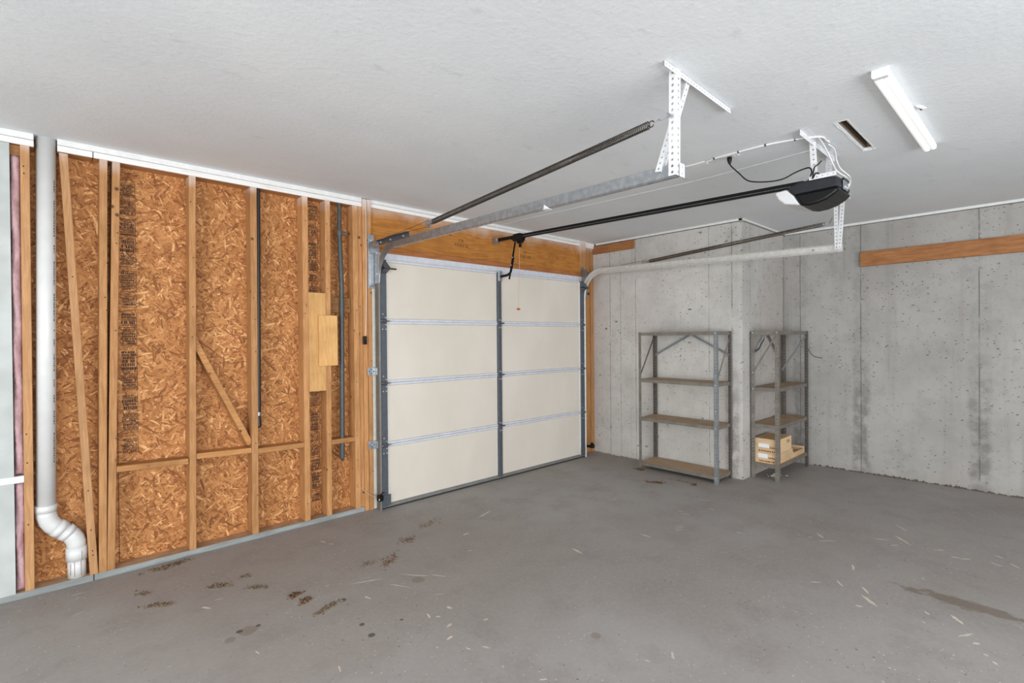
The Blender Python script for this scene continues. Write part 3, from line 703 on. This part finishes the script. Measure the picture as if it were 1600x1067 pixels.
# perforated hangers
def angle(m, p, q, b, c, wd=.03, pitch=.028, r=.0052):
    p, q = Vector(p), Vector(q); d = (q - p); L = d.length; d.normalize()
    b = Vector(b); b = (b - d * b.dot(d)).normalized(); c = Vector(c); c = (c - d * c.dot(d)).normalized()
    m.perf(p, d, b, L, wd, pitch, r); 
    if c is not None: m.perf(p, d, c, L, wd, pitch, r)
    return m
hl = empty('track_hanger', (2.1, 1.16, H), 'white perforated steel hanger holding the near left track end', 'hanger', 'perforated track hangers')
angle(MB(), (1.985, 1.15, H - .002), (2.67, 1.165, H - .002), (0, 0, -1), (0, 1, 0), .026, .028, .0045).to('ceiling_angle', 'white_steel', hl, weld=True, solid=.002)
angle(MB(), (2.088, 1.152, H), (2.078, 1.152, 2.19), (1, 0, 0), (0, 1, 0), .036, .028, .0065).to('drop_angle', 'white_steel', hl, weld=True, solid=.002)
angle(MB(), (2.2, 1.16, H - .01), (2.09, 1.235, 2.225), (1, 0, 0), (0, 1, 0), .03).to('brace_angle', 'white_steel', hl, weld=True, solid=.002)
MB().tube([(2.03, 1.165, 2.452), (2.125, 1.17, 2.452)], .0045, 8).to('eye_bolt', 'galv', hl)
MB().perf((2.1, 1.145, 2.185), (0, 0, 1), (1, 0, 0), .06, .042, .03, .005).to('gusset', 'white_steel', hl, solid=.002)
hr = empty('track_hanger', (4.87, 1.2, H), 'white perforated steel hanger dropping behind the opener to the far track', 'hanger', 'perforated track hangers')
angle(MB(), (4.855, 1.262, H), (4.855, 1.255, 2.185), (0, -1, 0), (1, 0, 0), .03, .03, .0055).to('drop_angle', 'white_steel', hr, weld=True, solid=.002)
angle(MB(), (4.85, 1.205, H), (4.85, 1.235, 2.185), (0, -1, 0), (1, 0, 0), .032, .03, .0058).to('brace_angle', 'white_steel', hr, weld=True, solid=.002)
angle(MB(), (4.75, 1.2, H - .002), (5.1, 1.2, H - .002), (0, 0, -1), (0, 1, 0), .03).to('ceiling_angle', 'white_steel', hr, weld=True, solid=.002)
ho = empty('opener_hanger', (3.55, 1.01, H), 'white perforated steel hanger carrying the black opener motor', 'hanger')
angle(MB(), (3.24, 1.01, H - .002), (3.92, 1.012, H - .002), (0, 0, -1), (0, -1, 0), .032, .045, .004).to('ceiling_angle', 'white_steel', ho, weld=True, solid=.002)
MB().perf((3.485, 1.035, 2.655), Vector((3.478, 1.02, 2.405)) - Vector((3.485, 1.035, 2.655)), (0, -1, 0), .25, .036, .03, .0055).to('drop_strap', 'white_steel', ho, weld=True, solid=.002)
MB().perf((3.81, 1.03, 2.655), Vector((3.65, 1.0, 2.405)) - Vector((3.81, 1.03, 2.655)), (0, -1, 0), .297, .038, .03, .0055).to('drop_strap', 'white_steel', ho, weld=True, solid=.002)
MB().perf((3.425, 1.02, 2.408), (0, -1, 0), (0, 0, 1), .145, .026, .03, .004).add([(3.425, 1.02, 2.411), (3.425, .875, 2.411), (3.66, .875, 2.411), (3.66, 1.02, 2.411)], [(0, 1, 2, 3)]).to('mounting_plate', 'white_steel', ho, solid=.002)
# ------------------------------------------------------------------ opener
op = empty('door_opener', (3.54, .97, 2.27), 'black chain-drive garage door opener with long rail and white light lens', 'door opener')
def loft(secs, cap=True):
    m = MB(); n = len(secs[0]); vs = [v for s in secs for v in s]; fs = []
    for i in range(len(secs) - 1):
        for j in range(n): fs.append((i * n + j, i * n + (j + 1) % n, (i + 1) * n + (j + 1) % n, (i + 1) * n + j))
    fs += [tuple(range(n - 1, -1, -1)), tuple((len(secs) - 1) * n + j for j in range(n))]
    return m.add(vs, fs)
def rsec(x0, x1, y0, y1, z, r=.03):
    out = []
    for cx, cy, a0 in ((x1 - r, y1 - r, 0), (x0 + r, y1 - r, 90), (x0 + r, y0 + r, 180), (x1 - r, y0 + r, 270)):
        for k in range(4):
            a = math.radians(a0 + k * 30); out.append((cx + r * math.cos(a), cy + r * math.sin(a), z))
    return out
def bodypart(poly, name, mat, xa, xb, bev):
    o = prism(poly, 'X', xa, xb).to(name, mat, op, recalc=True); m_ = o.modifiers.new('bevel', 'BEVEL'); m_.width = bev; m_.segments = 3; m_.limit_method = 'ANGLE'; m_.angle_limit = math.radians(50)
    return o
bodypart([(.862, 2.342), (.87, 2.402), (.96, 2.41), (1.07, 2.413), (1.15, 2.386), (1.105, 2.338)], 'housing', 'charcoal', 3.42, 3.67, .012)
bodypart([(.862, 2.341), (1.105, 2.337), (1.066, 2.268), (1.03, 2.259), (.98, 2.262), (.93, 2.275), (.885, 2.3), (.862, 2.32)], 'lower_cover', 'black', 3.421, 3.669, .014)
bodypart([(1.216, 2.366), (1.208, 2.376), (1.15, 2.382), (1.108, 2.337), (1.07, 2.27), (1.16, 2.292), (1.195, 2.325)], 'light_lens', 'lens', 3.424, 3.666, .01)
box('terminal_panel', 3.5, 3.58, .853, .86, 2.335, 2.395, 'galv', op)
box('terminal_cover', 3.485, 3.6, .852, .862, 2.39, 2.4, 'black', op)
b = MB()
for k in range(4): b.tube([(3.51 + k * .02, .853, 2.352), (3.51 + k * .02, .846, 2.352)], .005, 6)
b.to('terminal_screws', 'bolt', op)
def railp(y): # rail centreline
    u = (3.97 - y) / (3.97 - 1.1); return Vector((3.485 + .05 * u, y, 2.487 - .06 * u))
MB().bar(railp(3.94), railp(1.08), (1, 0, 0), .034, .03).to('rail', 'blackmetal', op, bevel=.003)
ch = MB(); n = 230
for i in range(n):
    y = 3.6 - (3.6 - 1.1) * i / n; c = railp(y)
    ch.box(c.x - .0215, c.x - .0172, c.y - .0022, c.y + .0022, c.z - .0135, c.z - .0085)
tag(ch.to('chain_links', 'galv', op), kind='stuff')
MB().bar(railp(3.62) + Vector((-.0184, 0, -.011)), railp(1.1) + Vector((-.0184, 0, -.011)), (1, 0, 0), .002, .003).bar(railp(3.62) + Vector((0, 0, -.018)), railp(1.1) + Vector((0, 0, -.018)), (1, 0, 0), .026, .007).to('chain_bar', 'blackmetal', op)
hb = MB().box(3.462, 3.508, 3.985, 4.019, 2.455, 2.515).box(3.462, 3.466, 3.93, 3.99, 2.465, 2.505).box(3.504, 3.508, 3.93, 3.99, 2.465, 2.505)
hb.to('header_bracket', 'galv', op, bevel=.001)
MB().tube([(3.455, 3.945, 2.485), (3.515, 3.945, 2.485)], .008, 8).to('clevis_pin', 'bolt', op)
c = railp(3.66)
MB().box(c.x - .026, c.x + .026, 3.57, 3.73, c.z - .03, c.z - .014).box(c.x - .03, c.x + .03, 3.6, 3.69, c.z + .014, c.z + .024).box(c.x - .03, c.x - .025, 3.58, 3.7, c.z - .05, c.z + .02).box(c.x + .022, c.x + .027, 3.58, 3.7, c.z - .05, c.z + .02).box(c.x - .015, c.x + .02, 3.59, 3.66, c.z - .07, c.z - .02).to('trolley', 'blackmetal', op, bevel=.003)
MB().bar((3.472, 3.672, 2.44), (3.47, 3.765, 2.06), (0, 1, 0), .024, .004).to('straight_arm', 'blackmetal', op, bevel=.001)
ap = [(3.478, 3.71, 2.28), (3.478, 3.735, 2.18), (3.479, 3.748, 2.142), (3.481, 3.772, 2.118), (3.482, 3.81, 2.107), (3.4825, 3.905, 2.102)]
m = MB()
for i in range(len(ap) - 1): m.bar(ap[i], Vector(ap[i + 1]) + (Vector(ap[i + 1]) - Vector(ap[i])).normalized() * .004, (1, 0, 0), .006, .026)
m.to('curved_arm', 'blackmetal', op)
MB().tube([(3.465, 3.672, 2.435), (3.5, 3.672, 2.435)], .007, 8).tube([(3.462, 3.73, 2.2), (3.49, 3.73, 2.2)], .006, 8).tube([(3.462, 3.712, 2.275), (3.49, 3.712, 2.275)], .006, 8).to('arm_bolts', 'bolt', op)
box('release_lever', 3.478, 3.494, 3.6, 3.635, 2.365, 2.43, 'black', op, .004)
MB().tube([(3.482, 3.622, 2.37), (3.481, 3.635, 2.0), (3.48, 3.645, 1.765)], .0022, 6).to('release_cord', 'cord_pale', op)
MB().tube([(3.46, 3.645, 1.755), (3.472, 3.645, 1.754), (3.488, 3.645, 1.754), (3.5, 3.645, 1.753)], [.007, .0105, .0105, .007], 10).tube([(3.48, 3.645, 1.75), (3.48, 3.645, 1.735)], [.004, .002], 6).to('release_handle', 'orange', op)
cord = [(3.357, 1.473, 2.618), (3.354, 1.462, 2.592), (3.37, 1.42, 2.541), (3.389, 1.37, 2.483), (3.405, 1.3, 2.46), (3.425, 1.22, 2.452), (3.434, 1.16, 2.457), (3.447, 1.11, 2.48), (3.45, 1.06, 2.492), (3.441, 1.02, 2.489), (3.42, 1.003, 2.45), (3.44, 1.03, 2.41)]
def smooth_path(p, n=4):
    p = [Vector(q) for q in p]; out = []
    for i in range(len(p) - 1):
        a, b2, c2, d = p[max(i - 1, 0)], p[i], p[i + 1], p[min(i + 2, len(p) - 1)]
        for k in range(n):
            u = k / n; out.append(.5 * ((2 * b2) + (c2 - a) * u + (2 * a - 5 * b2 + 4 * c2 - d) * u * u + (3 * b2 - a - 3 * c2 + d) * u ** 3))
    return out + [p[-1]]
MB().tube(smooth_path(cord), .0042, 8).to('power_cord', 'black', op, smooth=True)
MB().tube([(3.358, 1.474, 2.655), (3.358, 1.474, 2.64), (3.3575, 1.473, 2.622), (3.357, 1.472, 2.608)], [.015, .016, .012, .006], 12).to('plug', 'black', op)
MB().tube(smooth_path([(3.41, .995, 2.41), (3.4, .99, 2.437), (3.42, .988, 2.48), (3.48, .985, 2.51), (3.54, .985, 2.545)]), .004, 8).to('antenna_wire', 'black', op)
MB().tube(smooth_path([(3.405, .99, 2.415), (3.42, .985, 2.44), (3.45, .98, 2.45), (3.5, .975, 2.438), (3.53, .97, 2.41)]), .004, 8).to('loose_lead', 'black', op)
# ceiling electrics
ol = empty('ceiling_outlet', (3.36, 1.475, H), 'flat white outlet on the ceiling where the black cord plugs in', 'outlet')
box('cover_plate', 3.322, 3.394, 1.42, 1.53, H - .006, H, 'wire_white', ol, .002)
box('socket', 3.342, 3.374, 1.44, 1.51, H - .009, H - .006, 'lens', ol, .002)
pl = empty('blank_plate', (3.36, 1.7, H), 'blank white cover plate on the ceiling left of the outlet', 'cover plate')
box('plate', 3.33, 3.395, 1.635, 1.775, H - .007, H, 'wire_white', pl, .002)
MB().tube([(3.362, 1.65, H - .007), (3.362, 1.65, H - .009)], .004, 6).tube([(3.362, 1.76, H - .007), (3.362, 1.76, H - .009)], .004, 6).to('screws', 'bolt', pl)
def cable(name, pts, r, label, clips=()):
    e = empty(name, pts[0], label, 'cable')
    MB().tube(smooth_path(pts), r, 7).to('sheath', 'wire_white', e, smooth=True)
    for (x, y) in clips: box('staple', x - .006, x + .006, y - .004, y + .004, H - .013, H, 'dark', e)
cable('ceiling_cable', [(3.342, 1.63, H - .006), (3.33, 1.585, H - .006), (3.318, 1.54, H - .006), (3.319, 1.385, H - .006), (3.329, 1.225, H - .006), (3.373, 1.07, H - .006), (3.44, .96, H - .006), (3.53, .955, H - .006), (3.58, .95, H - .005)], .0055, 'white cable stapled along the ceiling past the outlet to the hanger', ((3.319, 1.40), (3.327, 1.235), (3.37, 1.08), (3.318, 1.56)))
cable('bell_wire', [(3.575, 3.98, H - .0025), (3.577, 3.643, H - .0025), (3.64, 2.8, H - .0025), (3.692, 1.919, H - .0025), (3.675, 1.4, H - .0025), (3.65, 1.08, H - .0025)], .0019, 'thin white wire running across the ceiling from the header to the opener')
cable('looped_cable', [(3.42, .97, 2.66), (3.53, .972, 2.645), (3.637, .966, 2.592), (3.652, .949, 2.539), (3.645, .933, 2.5), (3.669, .916, 2.478), (3.713, .899, 2.464), (3.69, .872, 2.43), (3.58, .85, 2.375)], .0042, 'white cable looping down close beside the hanger into the motor')
cable('looped_cable', [(3.6, .962, 2.655), (3.70, .955, 2.648), (3.787, .966, 2.603), (3.79, .949, 2.55), (3.808, .932, 2.525), (3.871, .916, 2.505), (3.829, .899, 2.468), (3.7, .87, 2.41), (3.57, .848, 2.362)], .0042, 'white cable making the outer, rightmost loop down to the motor')
# ceiling lamp
lt = empty('ceiling_light', (3.45, .54, H), 'long narrow white ceiling light with two ribbed lens strips', 'ceiling light')
box('body', 2.775, 4.1, .512, .565, H - .022, H, 'white_steel', lt, .002)
e2 = prism([(.503, H), (.503, H - .034), (.509, H - .041), (.563, H - .041), (.57, H - .034), (.57, H)], 'X', 2.772, 2.80)
e2.to('end_cap', 'white_steel', lt, bevel=.001)
for a in (.505, .5385):
    pr = [(a, H - .012)] + [(a + .0155 - .0155 * math.cos(math.pi * k / 8), H - .03 - .009 * math.sin(math.pi * k / 8)) for k in range(9)] + [(a + .031, H - .012)]
    prism(pr, 'X', 2.80, 4.125 if a > .52 else 4.11).to('lens_strip', 'lamp', lt, recalc=True)

# ------------------------------------------------------------------ safety sensors
def sensor(x, s, y, z, label):
    t = empty('safety_sensor', (x, y, z), label, 'sensor', 'door safety sensors')
    box('body', x - .022, x + .022, y - .026, y + .02, z - .028, z + .022, 'black', t, .005)
    MB().tube([(x + s * .022, y - .004, z - .004), (x + s * .03, y - .004, z - .004)], .012, 12).to('eye', 'abs', t)
    MB().bar((x - .012, y - .02, z + .02), (x + s * .02, y - .02, z + .045), (0, 1, 0), .016, .003).bar((x + s * .02, y - .02, z + .045), (x + s * .045, y - .01, z + .034), (0, 1, 0), .016, .003).bar((x + s * .02, y + .01, z - .01), (x + s * .02, y + .075, z - .01), (0, 0, 1), .03, .003).to('bracket', 'black', t)
    if s > 0: MB().tube([(x - .02, y - .02, z - .008), (x - .014, y - .024, z - .012)], .008, 8).to('wing_nut', 'bolt', t)
    return t
s1 = sensor(2.078, 1, 3.892, .125, 'black safety sensor clipped near the foot of the left track')
MB().tube(smooth_path([(2.06, 3.91, .12), (2.03, 3.975, .14), (2.0, YW - .01, .17), (1.975, YW + .01, .2), (1.93, YW - .006, .22)]), .003, 6).to('lead_wire', 'cord_pale', s1)
sensor(4.955, -1, 3.892, .13, 'black safety sensor clipped at the foot of the right track')

# ------------------------------------------------------------------ boards on the concrete
lb = box('ledger_board', X2 - .038, X2 - .0005, -.9, 1.41, 2.192, 2.345, 'beamy', bevel=.003)
tag(lb, 'long brown wooden board fixed high across the concrete side wall', 'board')
sb = MB().box(X1 - .022, X1 - .0005, 3.44, 4.05, 2.53, 2.632).to('nailer_board', 'beamy', bevel=.002)
tag(sb, 'short wooden board at the ceiling corner above the right track', 'board')

# ------------------------------------------------------------------ shelving
def post(parent, x, y, sx, sy, z1, mat, wd=.034):
    m = MB(); m.perf((x, y, 0), (0, 0, 1), (sx, 0, 0), z1, wd, .032, .0048); m.perf((x, y, 0), (0, 0, 1), (0, sy, 0), z1, wd, .032, .0048)
    return m.to('post', mat, parent, weld=True, solid=.002)
def shelf(parent, x0, x1, y0, y1, z, mat, lip, steel, tilt=(0, 0, 0, 0)):
    # steel tray with folded lip and a board deck
    s = MB().box(x0 + .003, x1 - .003, y0 + .003, y1 - .003, z - .004, z)
    b = MB()
    b.box(x0 + .002, x0 + .005, y0 + .002, y1 - .002, z - lip, z).box(x1 - .005, x1 - .002, y0 + .002, y1 - .002, z - lip, z).box(x0 + .005, x1 - .005, y0 + .002, y0 + .005, z - lip, z).box(x0 + .005, x1 - .005, y1 - .005, y1 - .002, z - lip, z)
    o = s.to('shelf', mat, parent)
    b.to('lip', steel, o)
    return o
def bolts(parent, pts, ax):
    m = MB()
    for p in pts:
        q = Vector(p); d = {'X': Vector((-.005, 0, 0)), 'Y': Vector((0, -.005, 0))}[ax]
        m.tube([q, q + d], .0065, 6)
    m.to('bolts', 'bolt', parent)
su = empty('steel_shelving', (5.04, 2.73, 0), 'wide grey steel shelving unit standing empty against the concrete wall', 'shelving', 'steel shelving units')
x0, x1, y0, y1 = 4.875, 5.205, 2.275, 3.17
post(su, x0, y0, 1, 1, 1.518, 'shelfsteel2'); post(su, x0, y1, 1, -1, 1.518, 'shelfsteel'); post(su, x1, y0, -1, 1, 1.518, 'rust'); post(su, x1, y1, -1, -1, 1.518, 'rust')
for z, mt in ((1.514, 'shelfsteel'), (.998, 'shelfwood'), (.57, 'shelfwood'), (.075, 'shelfwood')):
    shelf(su, x0, x1, y0, y1, z, mt, .034, 'shelfsteel')
MB().bar((x1 - .008, 3.15, 1.26), (x1 - .008, 2.74, 1.478), (0, 0, 1), .022, .003).to('brace', 'shelfsteel2', su)
MB().bar((x1 - .008, 2.29, 1.27), (x1 - .008, 2.69, 1.478), (0, 0, 1), .022, .003).to('brace', 'shelfsteel2', su)
MB().bar((4.9, y0 + .006, 1.04), (5.19, y0 + .006, 1.47), (0, 0, 1), .02, .003).to('brace', 'shelfsteel', su)
MB().bar((4.9, y1 - .006, 1.04), (5.19, y1 - .006, 1.47), (0, 0, 1), .02, .003).to('brace', 'rust', su)
bolts(su, [(x0 - .001, y0 + .017, z) for z in (1.5, 1.07, .98, .72, .55, .058)], 'X')
s2 = empty('steel_shelving', (5.83, 2.01, 0), 'brownish steel shelving unit in the concrete corner holding wooden boxes', 'shelving', 'steel shelving units')
x0, x1, y0, y1 = 5.385, 6.27, 1.883, 2.15
post(s2, x0, y0, 1, 1, 1.516, 'shelfsteel', .036); post(s2, x0, y1, 1, -1, 1.516, 'shelfsteel', .036); post(s2, x1, y0, -1, 1, 1.516, 'rust', .036); post(s2, x1, y1, -1, -1, 1.516, 'rust', .036)
for z, mt in ((1.514, 'shelfwoodx'), (.938, 'shelfwoodx'), (.562, 'shelfwoodx'), (.163, 'shelfwoodx')):
    shelf(s2, x0, x1, y0, y1, z, mt, .036, 'shelfsteel')
MB().bar((x0 + .008, 2.13, 1.1), (x0 + .008, 1.91, 1.47), (0, 0, 1), .018, .003).to('brace', 'shelfsteel', s2)
MB().bar((5.5, y0 + .008, 1.12), (6.24, y0 + .008, 1.47), (0, 0, 1), .026, .003).to('brace', 'shelfsteel2', s2)
MB().bar((5.84, y1 - .006, 1.47), (6.2, y1 - .006, 1.2), (0, 0, 1), .024, .003).to('brace', 'rust', s2)
m = MB()
bent = [(5.46, y1 - .006, 1.3), (5.54, y1 - .02, 1.33), (5.6, y1 - .03, 1.4), (5.68, y1 - .02, 1.43), (5.72, y1 - .008, 1.475)]
for i in range(4): m.bar(bent[i], bent[i + 1], (0, 0, 1), .02, .003)
m.to('bent_brace', 'stile', s2)
MB().tube(smooth_path([(6.275, 1.9, 1.36), (6.29, 1.88, 1.3), (6.31, 1.845, 1.24), (6.325, 1.8, 1.222), (6.32, 1.755, 1.215)]), .004, 6).to('bent_strap', 'stile', s2)
bolts(s2, [(x0 - .001, y1 - .018, z) for z in (1.5, 1.09, .92)] + [(x0 - .001, y0 + .018, 1.5)], 'X')

# ------------------------------------------------------------------ boxes on the lower shelf
def crate(name, x0, x1, y0, y1, z0, z1, label, lab, seed):
    t = empty(name, ((x0 + x1) / 2, (y0 + y1) / 2, z0), label, 'box', 'wooden boxes on the corner shelf')
    th = .012
    box('end_board', x0, x0 + th, y0, y1, z0, z1, 'crate', t, .001); box('end_board', x1 - th, x1, y0, y1, z0, z1, 'crate', t, .001)
    box('side_board', x0 + th, x1 - th, y0, y0 + th, z0, z1 - .001, 'crate', t, .001); box('side_board', x0 + th, x1 - th, y1 - th, y1, z0, z1 - .001, 'crate', t, .001)
    box('bottom_board', x0 + th, x1 - th, y0 + th, y1 - th, z0, z0 + .01, 'crate', t); box('lid', x0 + th, x1 - th, y0 + th, y1 - th, z1 - .012, z1 - .002, 'crate', t)
    box('paper_label', x0 - .0012, x0, *lab, 'label', t)
    r = random.Random(seed); m = MB(); y = lab[1] + .0
    y = y1 - .05
    while y > y0 + .012:
        l = r.uniform(.006, .014); m.box(x0 - .0008, x0, y - l, y, z0 + .012, z0 + .026); y -= l + r.uniform(.002, .008)
    y = lab[0] - .006
    while y > y0 + .012:
        l = r.uniform(.004, .009); m.box(x0 - .0008, x0, y - l, y, z0 + .05, z0 + .064); y -= l + r.uniform(.002, .005)
    m.to('printed_lettering', 'inkfaint', t)
    return t
crate('wooden_box', 5.41, 5.84, 1.905, 2.138, .164, .268, 'pale wooden box with white label, lower of the two stacked on the shelf', (2.0, 2.095, .215, .258), 1)
cb = crate('wooden_box', 5.41, 5.80, 1.905, 2.138, .269, .412, 'pale wooden box with white label, upper of the two stacked on the shelf', (1.985, 2.09, .322, .362), 2)
fc = bpy.data.curves.new('lettering', 'FONT'); fc.body = 'TRA'; fc.size = .055
fo = bpy.data.objects.new('lettering', fc); COL.objects.link(fo)
me = bpy.data.meshes.new_from_object(fo); bpy.data.objects.remove(fo)
me.transform(Matrix.Translation((5.655, 1.9042, .345)) @ Matrix.Rotation(math.pi / 2, 4, 'X'))
link('printed_lettering', me, 'ink', cb)
fb2 = empty('shallow_box', (6.05, 2.0, .164), 'shallow open wooden tray behind the stacked boxes on the shelf', 'tray')
box('side_board', 5.86, 6.2, 1.905, 1.915, .164, .215, 'crate', fb2, .001); box('side_board', 5.86, 6.2, 2.11, 2.12, .164, .235, 'crate', fb2, .001)
box('end_board', 5.85, 5.86, 1.905, 2.12, .164, .235, 'crate', fb2, .001); box('end_board', 6.2, 6.21, 1.905, 2.12, .164, .235, 'crate', fb2, .001); box('bottom_board', 5.86, 6.2, 1.915, 2.11, .164, .172, 'crate', fb2)

# ------------------------------------------------------------------ floor litter and paint scrapes
SC = [(1.333,2.874,1.507,2.807,.0198),(1.619,2.786,1.74,2.632,.0155),(1.753,2.645,1.808,2.552,.0155),(1.502,2.711,1.573,2.59,.0149),(2.591,3.211,2.78,3.272,.0339),(2.276,3.004,2.341,3.01,.0247),(2.131,2.764,2.164,2.741,.0172),(1.628,2.426,1.674,2.389,.0095),(2.68,2.286,2.665,2.189,.0288),(3.567,2.007,3.641,1.972,.0128),(3.519,1.98,3.611,1.946,.0127),(3.481,1.964,3.553,1.93,.0125),(3.913,2.177,3.915,2.109,.014),(3.843,2.115,3.925,2.057,.0137),(4.311,2.191,4.345,2.082,.015),(4.139,2.023,4.154,1.963,.0142),(3.244,2.107,3.242,2.008,.0247),(3.789,1.629,3.786,1.581,.0186),(4.039,1.155,4.126,1.062,.0237),(4.19,1.206,4.12,1.141,.0246),(4.065,1.31,4.056,1.268,.0123),(4.063,1.228,4.077,1.199,.0181),(4.372,.896,4.415,.807,.0239),(4.804,.841,4.711,.752,.0192),(4.543,.796,4.411,.686,.0303),(4.31,.784,4.354,.741,.0231),(4.427,.568,4.472,.509,.0226),(4.369,.469,4.386,.426,.0273),(4.373,.425,4.411,.375,.0217),(4.606,.281,4.577,.228,.022),(4.449,.287,4.407,.225,.0213),(4.513,.199,4.453,.145,.0212),(3.777,.884,3.687,.859,.0265),(3.329,.997,3.369,.947,.0197),(3.47,.894,3.402,.841,.0199),(3.479,.767,3.41,.721,.029),(3.373,.747,3.283,.654,.0468),(3.46,.372,3.391,.315,.0346),(3.241,.322,3.322,.274,.0282),(3.148,.225,3.132,.209,.0266),(3.406,.474,3.381,.447,.022),(3.103,.192,3.081,.176,.026),(2.131,1.216,2.086,1.181,.027),(1.988,1.269,1.993,1.245,.015),(.103,3.868,.168,3.862,.012),(.096,3.572,.16,3.599,.0088),(1.466,3.648,1.485,3.581,.0242),(1.482,3.552,1.516,3.52,.0178),(3.212,.74,3.229,.706,.036),(3.21,.267,3.24,.245,.0275),(3.282,.467,3.265,.452,.017),(1.603,2.266,1.612,2.23,.0317),(1.489,2.286,1.473,2.233,.0221),(1.503,2.23,1.522,2.204,.0219),(1.488,2.105,1.528,2.115,.0295),(1.424,2.016,1.467,2.026,.0322),(1.663,2.026,1.69,2.017,.0215),(1.513,1.86,1.535,1.819,.0197),(1.454,1.903,1.461,1.876,.0157),(1.33,2.68,1.343,2.628,.0283),(1.193,2.762,1.212,2.754,.0187),(1.543,1.508,1.574,1.485,.0213),(.959,2.194,.947,2.146,.0186),(.625,3.195,.66,3.143,.0364),(.72,2.57,.728,2.529,.0156),(3.766,2.724,3.79,2.7,.03),(.695,3.231,.74,3.217,.014)]
m = MB(); r = random.Random(11)
for xa, ya, xb, yb, wd in SC:
    a, b2 = Vector((xa, ya, 0)), Vector((xb, yb, 0)); d = b2 - a; L = d.length; d.normalize(); nrm = Vector((-d.y, d.x, 0)); n = 9
    wd *= .62; up, lo = [], []; bend = r.uniform(-.03, .03) * L
    for i in range(n + 1):
        u = i / n; env = min(1, 3.2 * min(u, 1 - u) + .12); c = a + d * (L * u) + nrm * (bend * math.sin(math.pi * u)) + Vector((0, 0, .0008))
        up.append(c + nrm * (wd / 2 * env * r.uniform(.45, 1.1))); lo.append(c - nrm * (wd / 2 * env * r.uniform(.45, 1.1)))
    m.add(up + lo, [(n + 1 + i, n + 2 + i, i + 1, i) for i in range(n)])
ps = m.to('paint_scrapes', 'paint_scuff'); tag(ps, 'pale scraped paint marks scattered over the grey slab', 'paint marks', kind='stuff')
def clump(x, y, rx, ry, ang, n, mat, label, size=.012, leaf=.25):
    r = random.Random(int(x * 1000 + y * 77)); m = MB(); ca, sa = math.cos(ang), math.sin(ang)
    for i in range(n):
        u, v = r.gauss(0, .45) * rx, r.gauss(0, .45) * ry; px, py = x + u * ca - v * sa, y + u * sa + v * ca
        s = size * 1.35 * r.uniform(.3, 1.0); a = r.uniform(0, 6.28); h = s * r.uniform(.2, .7)
        ex, ey = math.cos(a) * s, math.sin(a) * s; fx, fy = -math.sin(a) * s * .45, math.cos(a) * s * .45
        if r.random() < leaf: m.add([(px - ex, py - ey, .0005), (px + fx, py + fy, h * 1.4), (px + ex, py + ey, .002), (px - fx, py - fy, h * .6)], [(0, 3, 2, 1)])
        else: m.add([(px - ex, py - ey, 0), (px + fx, py + fy, 0), (px + ex, py + ey, 0), (px - fx, py - fy, 0), (px, py, h)], [(0, 3, 4), (3, 2, 4), (2, 1, 4), (1, 0, 4), (0, 1, 2, 3)])
    tag(m.to('leaf_litter', mat), label, 'litter', kind='stuff')
WALLDIR = 0.0
clump(.59, 3.93, .12, .035, 0.05, 260, 'debris', 'largest grey-brown clump of litter lying along the bottom plate', .014)
clump(.413, 3.6, .03, .06, .5, 60, 'debris', 'small greenish litter patch just above the brown clump left', .009)
clump(.466, 3.385, .085, .03, -.6, 140, 'debris', 'brown crumbly litter clump furthest left on the slab', .011)
clump(.76, 3.4, .07, .035, -.7, 120, 'debris', 'crumbly litter clump with a pale leaf, second from the left', .012)
clump(.922, 3.226, .06, .03, -.6, 110, 'debris', 'brown litter clump in the middle of the left group', .011)
clump(.913, 3.425, .035, .03, .4, 60, 'debris', 'little litter clump nearer the stud wall than its neighbours', .009)
clump(1.052, 2.977, .05, .03, .2, 80, 'leaf', 'brown litter with a curled leaf before the last streak', .012, .5)
clump(1.062, 2.869, .045, .02, .5, 60, 'leaf', 'curled brown leaf litter beside the long thin streak', .014, .6)
clump(1.115, 2.708, .1, .022, .35, 120, 'debris', 'long thin streak of litter right of the leaf clumps', .011)
clump(2.218, 3.376, .11, .05, .3, 90, 'debris', 'sparse dark crumbs nearest the garage door on the slab', .009)
clump(1.941, 3.22, .08, .05, .3, 80, 'leaf', 'scattered brown crumbs in the middle of the trail to the door', .008)
clump(1.669, 3.001, .13, .045, .75, 120, 'leaf', 'trail of brown crumbs leading towards the garage door', .008)
clump(1.545, 3.063, .07, .05, .1, 50, 'debris', 'faint crumbs at the near end of the crumb trail', .008)
clump(4.82, 3.13, .025, .06, 0, 120, 'leaf', 'brown leaves gathered at the far leg of the wide shelving', .018, .5)
clump(4.504, 2.735, .12, .04, -1.1, 90, 'leaf', 'patch of brown leaf crumbs in front of the wide shelving', .014, .5)
clump(4.702, 2.431, .03, .02, .3, 26, 'leaf', 'single crumpled brown leaf near the front leg of the shelving', .026, .6)
clump(4.72, 2.6, .16, .012, -1.45, 40, 'leaf', 'thin twig-like crumbs between leaf patch and crumpled leaf', .01)
clump(5.6, 2.0, .12, .06, 0, 60, 'paint_scuff', 'small pale pebbles lying under the corner shelving', .014, 0)
